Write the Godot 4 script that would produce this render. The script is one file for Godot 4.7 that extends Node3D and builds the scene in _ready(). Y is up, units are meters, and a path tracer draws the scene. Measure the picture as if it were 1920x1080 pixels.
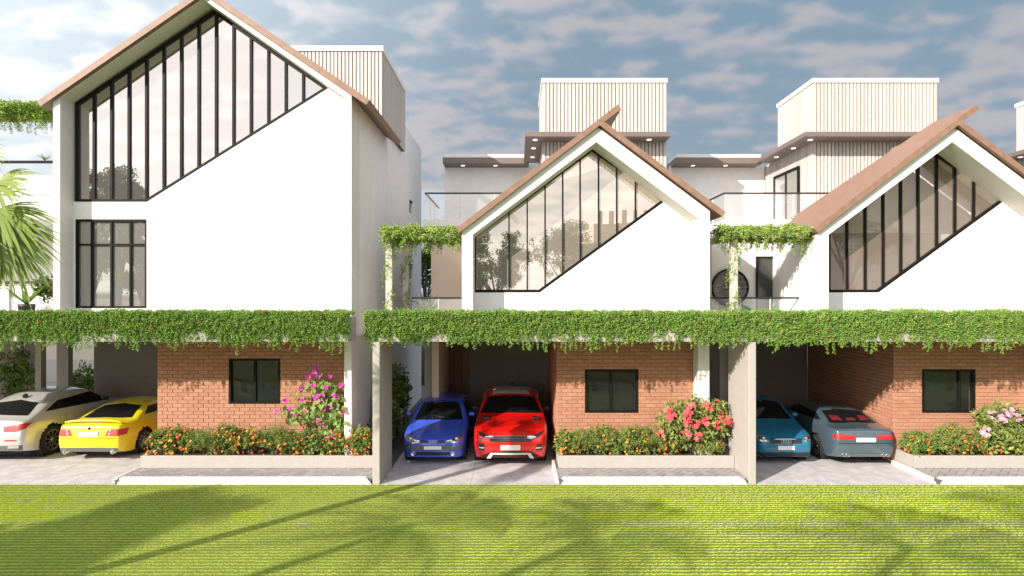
extends Node3D
# ---------------------------------------------------------------- camera model: pixel of the 1920 x 1080 photograph + distance in metres -> point
const F := 1100.0
const CX := 968.0
const CY := 550.0
const EYE := 4.5
const PLOT := 8.86            # width of one plot of the repeated house type
var rng := RandomNumberGenerator.new()
var M := {}                   # materials
var names := {}

func _ready() -> void:
	# ---- camera: level, 4.5 m up, lens shifted a little so that the vanishing point lies at pixel (968, 550)
	var cam := Camera3D.new()
	cam.name = "camera"
	cam.projection = Camera3D.PROJECTION_FRUSTUM
	cam.near = 0.1; cam.far = 900.0
	cam.size = 1080.0 / F * cam.near
	cam.frustum_offset = Vector2((960.0 - CX) / F, (CY - 540.0) / F) * cam.near
	cam.position = Vector3(0, EYE, 0)
	add_child(cam); cam.current = true
	# ---- sky, exposure
	var env := Environment.new()
	env.background_mode = Environment.BG_SKY
	env.sky = Sky.new()
	var sky := PanoramaSkyMaterial.new()
	sky.panorama = ImageTexture.create_from_image(sky_image())
	env.sky.sky_material = sky
	env.background_energy_multiplier = 1.0
	env.tonemap_mode = Environment.TONE_MAPPER_LINEAR
	env.tonemap_exposure = EXPOSURE
	env.sdfgi_enabled = true; env.ssao_enabled = true; env.ssil_enabled = true
	var we := WorldEnvironment.new()
	we.name = "environment"; we.environment = env
	add_child(we)
	# ---- sun: low, from the left and behind the camera
	var sun := DirectionalLight3D.new()
	sun.name = "sun"
	sun.light_color = Color(1.0, 0.958, 0.905)
	sun.light_energy = 1.4
	sun.light_angular_distance = 0.55
	sun.shadow_enabled = true
	sun.look_at_from_position(SUN * 50.0, Vector3.ZERO)
	add_child(sun)
	make_materials()
	make_ground()
	make_houses()
	make_cars()
	make_plants()
	make_behind_camera()

const EXPOSURE := 1.75
const SUN := Vector3(-0.645, 0.454, 0.615)   # towards the sun: 27 degrees up

func sky_image() -> Image:
	var w := 1600; var h := 800
	var data := PackedFloat32Array()
	data.resize(w * h * 3)
	var n1 := FastNoiseLite.new(); n1.seed = 11; n1.frequency = 0.9; n1.fractal_octaves = 5; n1.fractal_gain = 0.52
	var n2 := FastNoiseLite.new(); n2.seed = 31; n2.frequency = 0.30; n2.fractal_octaves = 3
	var sd := SUN.normalized()
	for j in h:
		var el := (0.5 - (j + 0.5) / h) * PI
		for i in w:
			var c: Vector3
			if el <= 0.0:
				c = Vector3(0.24, 0.24, 0.22)
			else:
				var az := (i + 0.5) / w * TAU
				var d := Vector3(sin(az) * cos(el), sin(el), -cos(az) * cos(el))
				var ang := acos(clampf(d.dot(sd), -1, 1))
				var up := sin(el)
				var t := pow(1.0 - up, 4.0)
				c = Vector3(0.098, 0.170, 0.240).lerp(Vector3(0.215, 0.252, 0.290), t)
				# clouds on a flat layer, seen in perspective
				var q := Vector2(d.x, d.z) / (up + 0.20)
				var k := n1.get_noise_2d(q.x * 4.4, q.y * 6.6) + 0.45 * n2.get_noise_2d(q.x * 1.6 + 7.0, q.y * 2.2)
				var cover := smoothstep(-0.26, 0.36, k + 0.03)
				var lit := smoothstep(-0.12, 0.30, k - n1.get_noise_2d(q.x * 4.4 - 0.16, q.y * 6.6 + 0.16) + 0.08)
				var cl := Vector3(0.240, 0.245, 0.285).lerp(Vector3(0.335, 0.300, 0.305), lit)
				c = c.lerp(cl, cover * 0.62 * smoothstep(0.0, 0.14, up))
				# air lit by the low sun, strongest towards it
				var g := exp(-ang / 0.55)
				c += Vector3(1.0, 0.83, 0.66) * (0.85 * g + 0.34 * exp(-ang / 0.9) * t)
				c += Vector3(0.95, 0.96, 0.94) * 0.50 * (1.0 - smoothstep(1.20, 2.05, ang)) * (0.75 + 0.35 * cover)
			var o := (j * w + i) * 3
			data[o] = c.x; data[o + 1] = c.y; data[o + 2] = c.z
	return Image.create_from_data(w, h, false, Image.FORMAT_RGBF, data.to_byte_array())
func P(px: float, py: float, d: float) -> Vector3: return Vector3((px - CX) * d / F, EYE - (py - CY) * d / F, -d)
func PX(px: float, d: float) -> float: return (px - CX) * d / F
func PY(py: float, d: float) -> float: return EYE - (py - CY) * d / F

# ---------------------------------------------------------------- mesh helpers
func mb() -> SurfaceTool:
	var s := SurfaceTool.new()
	s.begin(Mesh.PRIMITIVE_TRIANGLES)
	s.set_smooth_group(-1)
	return s

func quad(s: SurfaceTool, a: Vector3, b: Vector3, c: Vector3, d: Vector3) -> void:   # counter-clockwise from outside
	s.add_vertex(a); s.add_vertex(c); s.add_vertex(b)
	s.add_vertex(a); s.add_vertex(d); s.add_vertex(c)

func tri(s: SurfaceTool, a: Vector3, b: Vector3, c: Vector3) -> void:
	s.add_vertex(a); s.add_vertex(c); s.add_vertex(b)

func box(s: SurfaceTool, lo: Vector3, hi: Vector3) -> void:
	var a := Vector3(minf(lo.x, hi.x), minf(lo.y, hi.y), minf(lo.z, hi.z))
	var b := Vector3(maxf(lo.x, hi.x), maxf(lo.y, hi.y), maxf(lo.z, hi.z))
	hexa(s, [Vector3(a.x, a.y, b.z), Vector3(b.x, a.y, b.z), Vector3(b.x, b.y, b.z), Vector3(a.x, b.y, b.z), Vector3(a.x, a.y, a.z), Vector3(b.x, a.y, a.z), Vector3(b.x, b.y, a.z), Vector3(a.x, b.y, a.z)])

func hexa(s: SurfaceTool, p: Array) -> void:   # front 0-3 counter-clockwise, back 4-7 behind them
	quad(s, p[0], p[1], p[2], p[3]); quad(s, p[5], p[4], p[7], p[6])
	quad(s, p[4], p[0], p[3], p[7]); quad(s, p[1], p[5], p[6], p[2])
	quad(s, p[3], p[2], p[6], p[7]); quad(s, p[4], p[5], p[1], p[0])

func prism(s: SurfaceTool, poly: PackedVector2Array, z0: float, z1: float) -> void:   # outline in x, y pushed from z0 (front) back to z1
	var p := poly.duplicate()
	if Geometry2D.is_polygon_clockwise(p):
		p.reverse()
	var t := Geometry2D.triangulate_polygon(p)
	for i in range(0, t.size(), 3):
		var a := p[t[i]]; var b := p[t[i + 1]]; var c := p[t[i + 2]]
		if (b - a).cross(c - a) < 0.0:
			var k := b; b = c; c = k
		tri(s, Vector3(a.x, a.y, z0), Vector3(b.x, b.y, z0), Vector3(c.x, c.y, z0))
		tri(s, Vector3(a.x, a.y, z1), Vector3(c.x, c.y, z1), Vector3(b.x, b.y, z1))
	for i in p.size():
		var a := p[i]; var b := p[(i + 1) % p.size()]
		quad(s, Vector3(a.x, a.y, z1), Vector3(b.x, b.y, z1), Vector3(b.x, b.y, z0), Vector3(a.x, a.y, z0))

func flat_prism(s: SurfaceTool, poly: PackedVector2Array, y0: float, y1: float) -> void:   # outline in x, z pushed up from y0 to y1
	var p := poly.duplicate()
	if not Geometry2D.is_polygon_clockwise(p):
		p.reverse()
	var t := Geometry2D.triangulate_polygon(p)
	for i in range(0, t.size(), 3):
		var a := p[t[i]]; var b := p[t[i + 1]]; var c := p[t[i + 2]]
		if (b - a).cross(c - a) > 0.0:
			var k := b; b = c; c = k
		tri(s, Vector3(a.x, y1, a.y), Vector3(b.x, y1, b.y), Vector3(c.x, y1, c.y))
	for i in p.size():
		var a := p[i]; var b := p[(i + 1) % p.size()]
		quad(s, Vector3(a.x, y0, a.y), Vector3(b.x, y0, b.y), Vector3(b.x, y1, b.y), Vector3(a.x, y1, a.y))

func tube(s: SurfaceTool, pts: Array, rad: Array, sides := 8) -> void:
	s.set_smooth_group(0)
	var rings := []
	for i in pts.size():
		var dir: Vector3 = (pts[mini(i + 1, pts.size() - 1)] - pts[maxi(i - 1, 0)]).normalized()
		var up := Vector3.UP if absf(dir.y) < 0.9 else Vector3.RIGHT
		var ux := dir.cross(up).normalized(); var uy := ux.cross(dir).normalized()
		var r := []
		for k in sides:
			var a := TAU * k / sides
			r.append(pts[i] + (ux * cos(a) + uy * sin(a)) * float(rad[i]))
		rings.append(r)
	for i in pts.size() - 1:
		for k in sides:
			var n := (k + 1) % sides
			quad(s, rings[i][k], rings[i][n], rings[i + 1][n], rings[i + 1][k])
	for k in range(1, sides - 1):
		tri(s, rings[0][0], rings[0][k + 1], rings[0][k])
		var e: Array = rings[-1]
		tri(s, e[0], e[k], e[k + 1])
	s.set_smooth_group(-1)

func lathe(s: SurfaceTool, prof: Array, at: Vector3, axis: int, sides := 24) -> void:   # prof: [along axis, radius]
	s.set_smooth_group(0)
	var q := func(k: int, i: int) -> Vector3:
		var a := TAU * (k % sides) / sides
		var r: float = prof[i][1]; var t: float = prof[i][0]
		if axis == 0: return at + Vector3(t, cos(a) * r, sin(a) * r)
		if axis == 1: return at + Vector3(sin(a) * r, t, cos(a) * r)
		return at + Vector3(cos(a) * r, sin(a) * r, t)
	for i in prof.size() - 1:
		for k in sides:
			quad(s, q.call(k, i), q.call(k + 1, i), q.call(k + 1, i + 1), q.call(k, i + 1))
	s.set_smooth_group(-1)

func ball(s: SurfaceTool, c: Vector3, r: Vector3, n := 10, m := 7) -> void:
	s.set_smooth_group(0)
	for j in m:
		for i in n:
			var v := []
			for e in [[i, j], [i + 1, j], [i + 1, j + 1], [i, j + 1]]:
				var a: float = TAU * e[0] / n; var b: float = PI * e[1] / m - PI / 2
				v.append(c + Vector3(sin(a) * cos(b), sin(b), cos(a) * cos(b)) * r)
			quad(s, v[0], v[1], v[2], v[3])
	s.set_smooth_group(-1)

func done(s: SurfaceTool) -> ArrayMesh:
	s.generate_normals()
	return s.commit()

# ---------------------------------------------------------------- objects
func numbered(n: String) -> String:
	var k: int = names.get(n, 0)
	names[n] = k + 1
	return n if k == 0 else "%s_%03d" % [n, k]

func thing(called: String, label: String, category: String, at: Vector3, group := "") -> Node3D:
	var o := Node3D.new()
	o.name = numbered(called); o.position = at
	add_child(o)
	tag(o, label, category, group)
	return o

func tag(o: Node, label: String, category: String, group := "") -> void:
	o.set_meta("label", label); o.set_meta("category", category)
	if group: o.set_meta("group", group)

func mesh_part(called: String, m: Mesh, mat: Material, parent: Node3D, xf := Transform3D()) -> MeshInstance3D:
	var o := MeshInstance3D.new()
	o.name = called; o.mesh = m; o.material_override = mat; o.transform = xf
	parent.add_child(o, true)
	return o

# a part drawn in the world's metres: moved back by where its thing stands
func obj(called: String, s: SurfaceTool, mat: Material, parent: Node3D = null) -> MeshInstance3D:
	var o := MeshInstance3D.new()
	o.mesh = done(s); o.material_override = mat
	if parent == null or parent == self:
		o.name = numbered(called); add_child(o)
	else:
		o.name = called
		if parent.get_parent() == self: o.position = -parent.position
		parent.add_child(o, true)
	return o

func struct(called: String, s: SurfaceTool, mat: Material) -> MeshInstance3D:
	var o := obj(called, s, mat)
	o.set_meta("kind", "structure")
	return o

func scatter(called: String, m: Mesh, mat: Material, parent: Node3D, xf: Array, col: Array) -> MultiMeshInstance3D:
	var mm := MultiMesh.new()
	mm.transform_format = MultiMesh.TRANSFORM_3D
	mm.use_colors = true
	mm.mesh = m
	mm.instance_count = xf.size()
	for i in xf.size():
		mm.set_instance_transform(i, xf[i]); mm.set_instance_color(i, col[i])
	var o := MultiMeshInstance3D.new()
	o.name = called if parent != self else numbered(called)
	o.multimesh = mm; o.material_override = mat
	o.set_meta("kind", "stuff")
	parent.add_child(o, true)
	if parent != self and parent.get_parent() == self: o.position = -parent.position
	return o

# ---------------------------------------------------------------- materials
func noise_tex(freq: float, lo: Color, hi: Color, oct := 4, size := 512, sd := 1, kind := FastNoiseLite.TYPE_SIMPLEX_SMOOTH) -> NoiseTexture2D:
	var n := FastNoiseLite.new()
	n.noise_type = kind; n.frequency = freq; n.fractal_octaves = oct; n.seed = sd
	var t := NoiseTexture2D.new()
	t.width = size; t.height = size; t.seamless = true; t.noise = n
	var g := Gradient.new()
	g.set_color(0, lo); g.set_color(1, hi)
	t.color_ramp = g
	return t

func bump_tex(freq: float, sd := 3, strength := 4.0) -> NoiseTexture2D:
	var n := FastNoiseLite.new()
	n.frequency = freq; n.fractal_octaves = 5; n.seed = sd
	var t := NoiseTexture2D.new()
	t.width = 512; t.height = 512; t.seamless = true; t.noise = n; t.as_normal_map = true; t.bump_strength = strength
	return t

func mat(key: String, c: Color, rough := 0.8, metal := 0.0) -> StandardMaterial3D:   # c: linear base colour
	var m := StandardMaterial3D.new()
	m.resource_name = key
	m.albedo_color = Color(c.r, c.g, c.b).linear_to_srgb()
	m.albedo_color.a = c.a
	m.roughness = rough; m.metallic = metal
	if c.a < 1.0: m.transparency = BaseMaterial3D.TRANSPARENCY_ALPHA
	M[key] = m
	return m

func textured(m: StandardMaterial3D, t: Texture2D, scale: float, nt: Texture2D = null, ns := 0.4) -> StandardMaterial3D:
	m.albedo_texture = t
	m.uv1_triplanar = true; m.uv1_world_triplanar = true
	m.uv1_scale = Vector3.ONE * scale
	if nt:
		m.normal_enabled = true; m.normal_texture = nt; m.normal_scale = ns
	return m

const BRICKS := [Color(0.50, 0.245, 0.155), Color(0.48, 0.230, 0.144), Color(0.525, 0.265, 0.17), Color(0.455, 0.215, 0.134), Color(0.505, 0.252, 0.165), Color(0.475, 0.235, 0.153)]

func make_materials() -> void:
	var soft := noise_tex(0.012, Color(0.955, 0.955, 0.955), Color(1, 1, 1), 5, 512, 1)
	var blotch := noise_tex(0.02, Color(0.84, 0.835, 0.83), Color(1, 1, 1), 5, 512, 2)
	var grit := bump_tex(0.12, 3, 3.0)
	var fine := bump_tex(0.3, 9, 2.0)
	textured(mat("white_render", Color(0.81, 0.80, 0.80), 0.85), soft, 0.3, grit, 0.06)
	textured(mat("cream_render", Color(0.74, 0.71, 0.685), 0.85), soft, 0.3, grit, 0.12)
	textured(mat("blush_render", Color(0.69, 0.55, 0.47), 0.85), soft, 0.3, grit, 0.12)
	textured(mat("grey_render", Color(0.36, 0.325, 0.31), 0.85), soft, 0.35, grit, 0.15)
	textured(mat("shaded_taupe_render", Color(0.24, 0.20, 0.185), 0.8), soft, 0.35, grit, 0.15)  # carport walls: darker than the other renders, part of the bay's shade painted in
	textured(mat("room_paint", Color(0.78, 0.655, 0.575), 0.8), soft, 0.35, grit, 0.1)
	textured(mat("concrete", Color(0.46, 0.43, 0.40), 0.85), blotch, 0.35, grit, 0.25)
	textured(mat("planter_concrete", Color(0.41, 0.375, 0.35), 0.85), soft, 0.5, grit, 0.25)
	textured(mat("drive_concrete", Color(0.56, 0.54, 0.56), 0.8), blotch, 0.22, grit, 0.25)
	textured(mat("kerb_concrete", Color(0.74, 0.72, 0.72), 0.75), blotch, 0.6, grit, 0.2)
	textured(mat("roof_sheet", Color(0.285, 0.165, 0.118), 0.55), blotch, 0.4, fine, 0.1)
	textured(mat("canopy_dark", Color(0.17, 0.135, 0.12), 0.6), soft, 0.4, fine, 0.1)
	textured(mat("canopy_edge", Color(0.17, 0.135, 0.12), 0.6), soft, 0.4, fine, 0.1)
	for k in 4:
		var w: float = [1.0, 0.97, 1.03, 0.95][k]
		textured(mat("slat_%d" % k, Color(0.57, 0.52, 0.495) * w, 0.6), noise_tex(0.03, Color(0.94, 0.935, 0.93), Color(1, 1, 1), 4, 256, 20 + k), 0.6, fine, 0.1)
	mat("slat_gap", Color(0.12, 0.095, 0.08), 0.8)
	for k in 6:
		var c: Color = BRICKS[k]
		textured(mat("brick_%d" % k, c, 0.85), noise_tex(0.05, Color(0.84, 0.82, 0.80), Color(1, 1, 1), 4, 256, 40 + k), 1.3, grit, 0.25)
	textured(mat("brick_mixed", Color(1, 1, 1), 0.85), noise_tex(0.05, Color(0.84, 0.82, 0.80), Color(1, 1, 1), 4, 256, 40), 1.3, grit, 0.25).vertex_color_use_as_albedo = true
	textured(mat("mortar", Color(0.30, 0.165, 0.105), 0.95), blotch, 2.0, grit, 0.4)
	for k in 4:
		textured(mat("paver_%d" % k, [Color(0.36, 0.34, 0.34), Color(0.31, 0.295, 0.30), Color(0.39, 0.365, 0.355), Color(0.34, 0.32, 0.325)][k], 0.85), blotch, 1.1, grit, 0.4)
	mat("joint", Color(0.10, 0.095, 0.095), 0.95)
	mat("frame_black", Color(0.012, 0.0105, 0.010), 0.5)
	M.frame_black.metallic_specular = 0.25
	mat("rail_black", Color(0.02, 0.016, 0.014), 0.4)
	var gl := mat("glass_mirror", Color(0.62, 0.575, 0.575, 0.06), 0.0, 0.86)
	gl.resource_name = "coated_glass"
	mat("glass_mid", Color(0.84, 0.75, 0.67, 0.02), 0.0, 0.72)
	mat("glass_half", Color(0.62, 0.60, 0.57, 0.05), 0.0, 0.60)
	mat("glass_peach", Color(0.66, 0.54, 0.46, 0.01), 0.0, 0.24)  # milky peach tint stands in for warm light in the room behind
	mat("glass_dark", Color(0.03, 0.035, 0.035, 0.45), 0.02, 0.15)
	mat("glass_rail", Color(0.85, 0.90, 0.92, 0.10), 0.0, 0.05)
	textured(mat("soil", Color(0.06, 0.04, 0.028), 0.95), blotch, 2.0, grit, 0.5)
	textured(mat("wood_door", Color(0.17, 0.075, 0.038), 0.5), blotch, 0.7, fine, 0.2)
	textured(mat("bark", Color(0.17, 0.13, 0.10), 0.9), blotch, 1.5, grit, 0.8)
	textured(mat("palm_bark", Color(0.22, 0.17, 0.13), 0.9), blotch, 1.5, grit, 0.8)
	textured(mat("post_stone", Color(0.62, 0.57, 0.50), 0.85), blotch, 1.2, grit, 0.3)
	textured(mat("lawn_soil", Color(0.165, 0.225, 0.020), 0.95), blotch, 0.8, grit, 0.4)
	textured(mat("earth", Color(0.18, 0.16, 0.13), 0.95), blotch, 0.2, grit, 0.4)
	mat("lamp_face", Color(0.9, 0.9, 0.88), 0.5)
	M.lamp_face.emission_enabled = true; M.lamp_face.emission = Color(1.0, 0.97, 0.92); M.lamp_face.emission_energy_multiplier = 0.55
	mat("pot_black", Color(0.02, 0.02, 0.02), 0.5)
	mat("pot_white", Color(0.75, 0.74, 0.72), 0.6)
	for k in ["leaf", "leaf_gloss", "petal", "grass"]:
		var m := mat(k, Color(1, 1, 1), 0.7 if k != "leaf_gloss" else 0.4)
		m.vertex_color_use_as_albedo = true
		m.backlight_enabled = true
		m.backlight = Color(0.55, 0.62, 0.3) if k != "petal" else Color(0.4, 0.4, 0.4)
		m.metallic_specular = 0.3

# ---------------------------------------------------------------- leaves
func leaf(s: SurfaceTool, base: Vector3, dir: Vector3, nrm: Vector3, length: float, wide: float, fold := 0.18) -> void:
	var d := dir.normalized()
	var side := d.cross(nrm).normalized()
	var n := side.cross(d).normalized()
	var a := base; var tip := base + d * length - n * length * 0.12
	var mid := base + d * length * 0.45 + n * length * 0.06
	var l := mid + side * wide * 0.5 + n * wide * fold
	var r := mid - side * wide * 0.5 + n * wide * fold
	quad(s, a, r, mid, l)
	quad(s, l, mid, r, tip)

func rdir() -> Vector3:
	var v := Vector3(rng.randf_range(-1, 1), rng.randf_range(-1, 1), rng.randf_range(-1, 1))
	return v.normalized() if v.length() > 0.05 else Vector3.UP

func sprig(n: int, spread: float, length: float, wide: float, sd: int) -> ArrayMesh:   # a tuft of leaves round the origin
	rng.seed = sd
	var s := mb()
	for i in n:
		var d := rdir()
		var at := rdir() * spread * sqrt(rng.randf())
		leaf(s, at, d, (rdir() + Vector3(0, 0.8, 0.5)).normalized(), length * rng.randf_range(0.7, 1.25), wide * rng.randf_range(0.75, 1.2))
	return done(s)

func tint(c: Color, v := 0.25) -> Color:
	var k := rng.randf_range(1.0 - v, 1.0 + v)
	return Color(c.r * k * rng.randf_range(0.9, 1.1), c.g * k, c.b * k * rng.randf_range(0.85, 1.15))

func spun(at: Vector3, size: float) -> Transform3D:
	var b := Basis(rdir(), rng.randf() * TAU).scaled(Vector3.ONE * size)
	return Transform3D(b, at)
# ---------------------------------------------------------------- ground, lawn, driveways, kerbs, pavements
const KERB_D := 13.8
const STRIPS := [[-9.50, -3.40], [0.96, 5.46], [9.88, 14.32]]   # from x to x: pavement in front of each planter

func make_ground() -> void:
	var s := mb()
	quad(s, Vector3(-400, -0.03, 400), Vector3(400, -0.03, 400), Vector3(400, -0.03, -400), Vector3(-400, -0.03, -400))
	struct("ground", s, M.earth)
	s = mb()
	quad(s, Vector3(-60, 0, 30), Vector3(60, 0, 30), Vector3(60, 0, -KERB_D), Vector3(-60, 0, -KERB_D))
	struct("lawn", s, M.lawn_soil)
	# rows of clipped grass, 11.5 cm apart
	rng.seed = 5
	var t := mb()
	for k in 26:
		var at := Vector3(rng.randf_range(-0.032, 0.032), 0, rng.randf_range(-0.026, 0.026))
		leaf(t, at, Vector3(rng.randf_range(-1, 1), 0.8, rng.randf_range(-0.6, 0.6)), Vector3(rng.randf_range(-0.4, 0.4), 1.0, rng.randf_range(-0.2, 0.5)), rng.randf_range(0.010, 0.018), 0.010, 0.1)
	var tuft := done(t)
	var xf := []; var col := []
	var drift := FastNoiseLite.new(); drift.seed = 8; drift.frequency = 0.35
	var z := -KERB_D + 0.04
	while z < -6.5:
		var half := -z * 0.92 + 2.0
		var x := -half
		var pale := rng.randf_range(-0.10, 0.16)
		while x < half:
			var at := Vector3(x + rng.randf_range(-0.012, 0.012), 0.0, z + rng.randf_range(-0.006, 0.006))
			xf.append(Transform3D(Basis(Vector3.UP, PI * (rng.randi() % 2)).scaled(Vector3.ONE * rng.randf_range(0.85, 1.15)), at))
			var c := Color(0.60, 0.66, 0.16).lerp(Color(0.50, 0.59, 0.115), clampf(drift.get_noise_2d(x, z * 2.0) + 0.45 - pale, 0, 1))
			if rng.randf() < 0.03: c = Color(0.44, 0.40, 0.16)
			col.append(tint(c, 0.10))
			x += 0.046
		z += 0.115
	var g := scatter("grass", tuft, M.grass, self, xf, col)
	tag(g, "close-cut bright green grass growing in fine rows", "grass")
	# concrete apron and carport floors, cast in bays with real joints
	s = mb()
	quad(s, Vector3(-40, -0.012, -KERB_D), Vector3(40, -0.012, -KERB_D), Vector3(40, -0.012, -40), Vector3(-40, -0.012, -40))
	var apron := struct("driveway", s, M.joint)
	for a in [[-22.0, -9.43], [-3.21, 1.05], [5.65, 9.94]]:
		var n := int(round((a[1] - a[0]) / 2.1))
		var w: float = (a[1] - a[0]) / n
		for i in n:
			for k in 4:
				var z0: float = -KERB_D - [0.0, 0.9, 3.3, 5.7][k]
				var z1: float = -KERB_D - [0.9, 3.3, 5.7, 9.5][k]
				var b := mb()
				box(b, Vector3(a[0] + w * i + 0.004, -0.01, z0 - 0.004), Vector3(a[0] + w * (i + 1) - 0.004, 0.002 + 0.002 * ((i + k) % 2), z1 + 0.004))
				obj("concrete_bay", b, M.drive_concrete, apron)
	# kerbs and pavements
	var kerb_prof := [Vector2(0, 0), Vector2(0, 0.11), Vector2(0.012, 0.135), Vector2(0.035, 0.148), Vector2(0.13, 0.152), Vector2(0.13, 0)]
	for st in STRIPS:
		var k0 := mb()
		box(k0, Vector3(st[0] + 0.05, -0.01, -KERB_D - 0.012), Vector3(st[1] - 0.02, 0.10, -KERB_D - 0.12))
		var kerb := struct("kerb", k0, M.joint)
		var n := int(round((st[1] - st[0]) / 0.745))
		var w: float = (st[1] - st[0]) / n
		for i in n:
			var x0: float = st[0] + w * i + 0.003; var x1: float = st[0] + w * (i + 1) - 0.003
			var b := mb()
			var la := []; var ra := []
			for q in kerb_prof:
				# the end stones are rounded down to the driveway
				var cut_l: float = 0.16 * pow(q.y / 0.152, 2.0) + (0.10 if q.x < 0.02 else 0.0) if i == 0 else 0.0
				var cut_r: float = 0.16 * pow(q.y / 0.152, 2.0) if i == n - 1 else 0.0
				la.append(Vector3(x0 + cut_l, q.y, -KERB_D - q.x)); ra.append(Vector3(x1 - cut_r, q.y, -KERB_D - q.x))
			for e in kerb_prof.size() - 1:
				quad(b, la[e], ra[e], ra[e + 1], la[e + 1])
			for e in range(1, kerb_prof.size() - 1):
				tri(b, la[0], la[e], la[e + 1]); tri(b, ra[0], ra[e + 1], ra[e])
			obj("kerb_stone", b, M.kerb_concrete, kerb)
		var e := mb()
		box(e, Vector3(st[0] - 0.03, -0.005, -KERB_D - 0.131), Vector3(st[0] + 0.039, 0.125, -15.41))
		obj("kerb_return", e, M.kerb_concrete, kerb)
		pavement(st[0] + 0.04, st[1], KERB_D + 0.134, 14.70)
		rng.seed = 77

func pavement(x0: float, x1: float, d0: float, d1: float) -> void:   # herringbone, laid at 45 degrees
	var s := mb()
	box(s, Vector3(x0, -0.01, -d0), Vector3(x1, 0.112, -d1 - 0.9))
	var bed := struct("pavement", s, M.joint)
	var rect := PackedVector2Array([Vector2(x0, d0), Vector2(x1, d0), Vector2(x1, d1), Vector2(x0, d1)])
	var a := 0.15; var l := 0.30; var gap := 0.007
	var rot := Transform2D(PI / 4 + 0.0, Vector2(x0 - 0.5, d0 - 0.3))
	for i in range(-70, 90):
		for j in range(-70, 90):
			# basket of the herringbone: one lying and one standing stone for each diagonal step
			if posmod(i - j, 4) != 0 and posmod(i - j, 4) != 2: continue
			var lying: bool = posmod(i - j, 4) == 0
			var o := Vector2(i * a, j * a)
			if absf((rot * o).x - (x0 + x1) / 2) > (x1 - x0) / 2 + 0.5 or absf((rot * o).y - (d0 + d1) / 2) > (d1 - d0) / 2 + 0.5: continue
			var sz := Vector2(l, a) if lying else Vector2(a, l)
			if not lying: o = Vector2(i * a, (j - 1) * a)
			var p := PackedVector2Array([o + Vector2(gap, gap), o + Vector2(sz.x - gap, gap), o + sz - Vector2(gap, gap), o + Vector2(gap, sz.y - gap)])
			p = rot * p
			for c in Geometry2D.intersect_polygons(p, rect):
				if c.size() < 3: continue
				var q := PackedVector2Array()
				for v in c: q.append(Vector2(v.x, -v.y))
				var b := mb()
				flat_prism(b, q, 0.10, 0.118 + rng.randf() * 0.004)
				obj("paver", b, M["paver_%d" % (rng.randi() % 4)], bed)
# ---------------------------------------------------------------- houses
func part_group(called: String, house: Node3D) -> Node3D:
	var o := Node3D.new()
	o.name = called; o.position = -house.position
	house.add_child(o, true)
	return o

func poly_at(pts: Array, d: float) -> PackedVector2Array:   # pixels -> outline in x, y at distance d
	var p := PackedVector2Array()
	for q in pts: p.append(Vector2(PX(q[0], d), PY(q[1], d)))
	return p

func shifted(p: PackedVector2Array, dx: float) -> PackedVector2Array:
	var r := PackedVector2Array()
	for v in p: r.append(v + Vector2(dx, 0))
	return r

func inset(poly: PackedVector2Array, t: float) -> PackedVector2Array:   # counter-clockwise outline moved inwards by t
	var r := PackedVector2Array()
	var n := poly.size()
	for i in n:
		var a := poly[(i + n - 1) % n]; var b := poly[i]; var c := poly[(i + 1) % n]
		var e := (b - a).normalized(); var f := (c - b).normalized()
		var ne := Vector2(-e.y, e.x); var nf := Vector2(-f.y, f.x)
		var m := (ne + nf).normalized()
		r.append(b + m * t / maxf(0.25, m.dot(ne)))
	return r

func ring(s: SurfaceTool, outer: PackedVector2Array, inner: PackedVector2Array, z0: float, z1: float) -> void:
	var n := outer.size()
	for i in n:
		var k := (i + 1) % n
		var q := [outer[i], outer[k], inner[k], inner[i]]
		var v := []
		for z in [z0, z1]:
			for p in q: v.append(Vector3(p.x, p.y, z))
		quad(s, v[0], v[1], v[2], v[3]); quad(s, v[5], v[4], v[7], v[6])
		quad(s, v[4], v[5], v[1], v[0]); quad(s, v[2], v[6], v[7], v[3])

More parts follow.
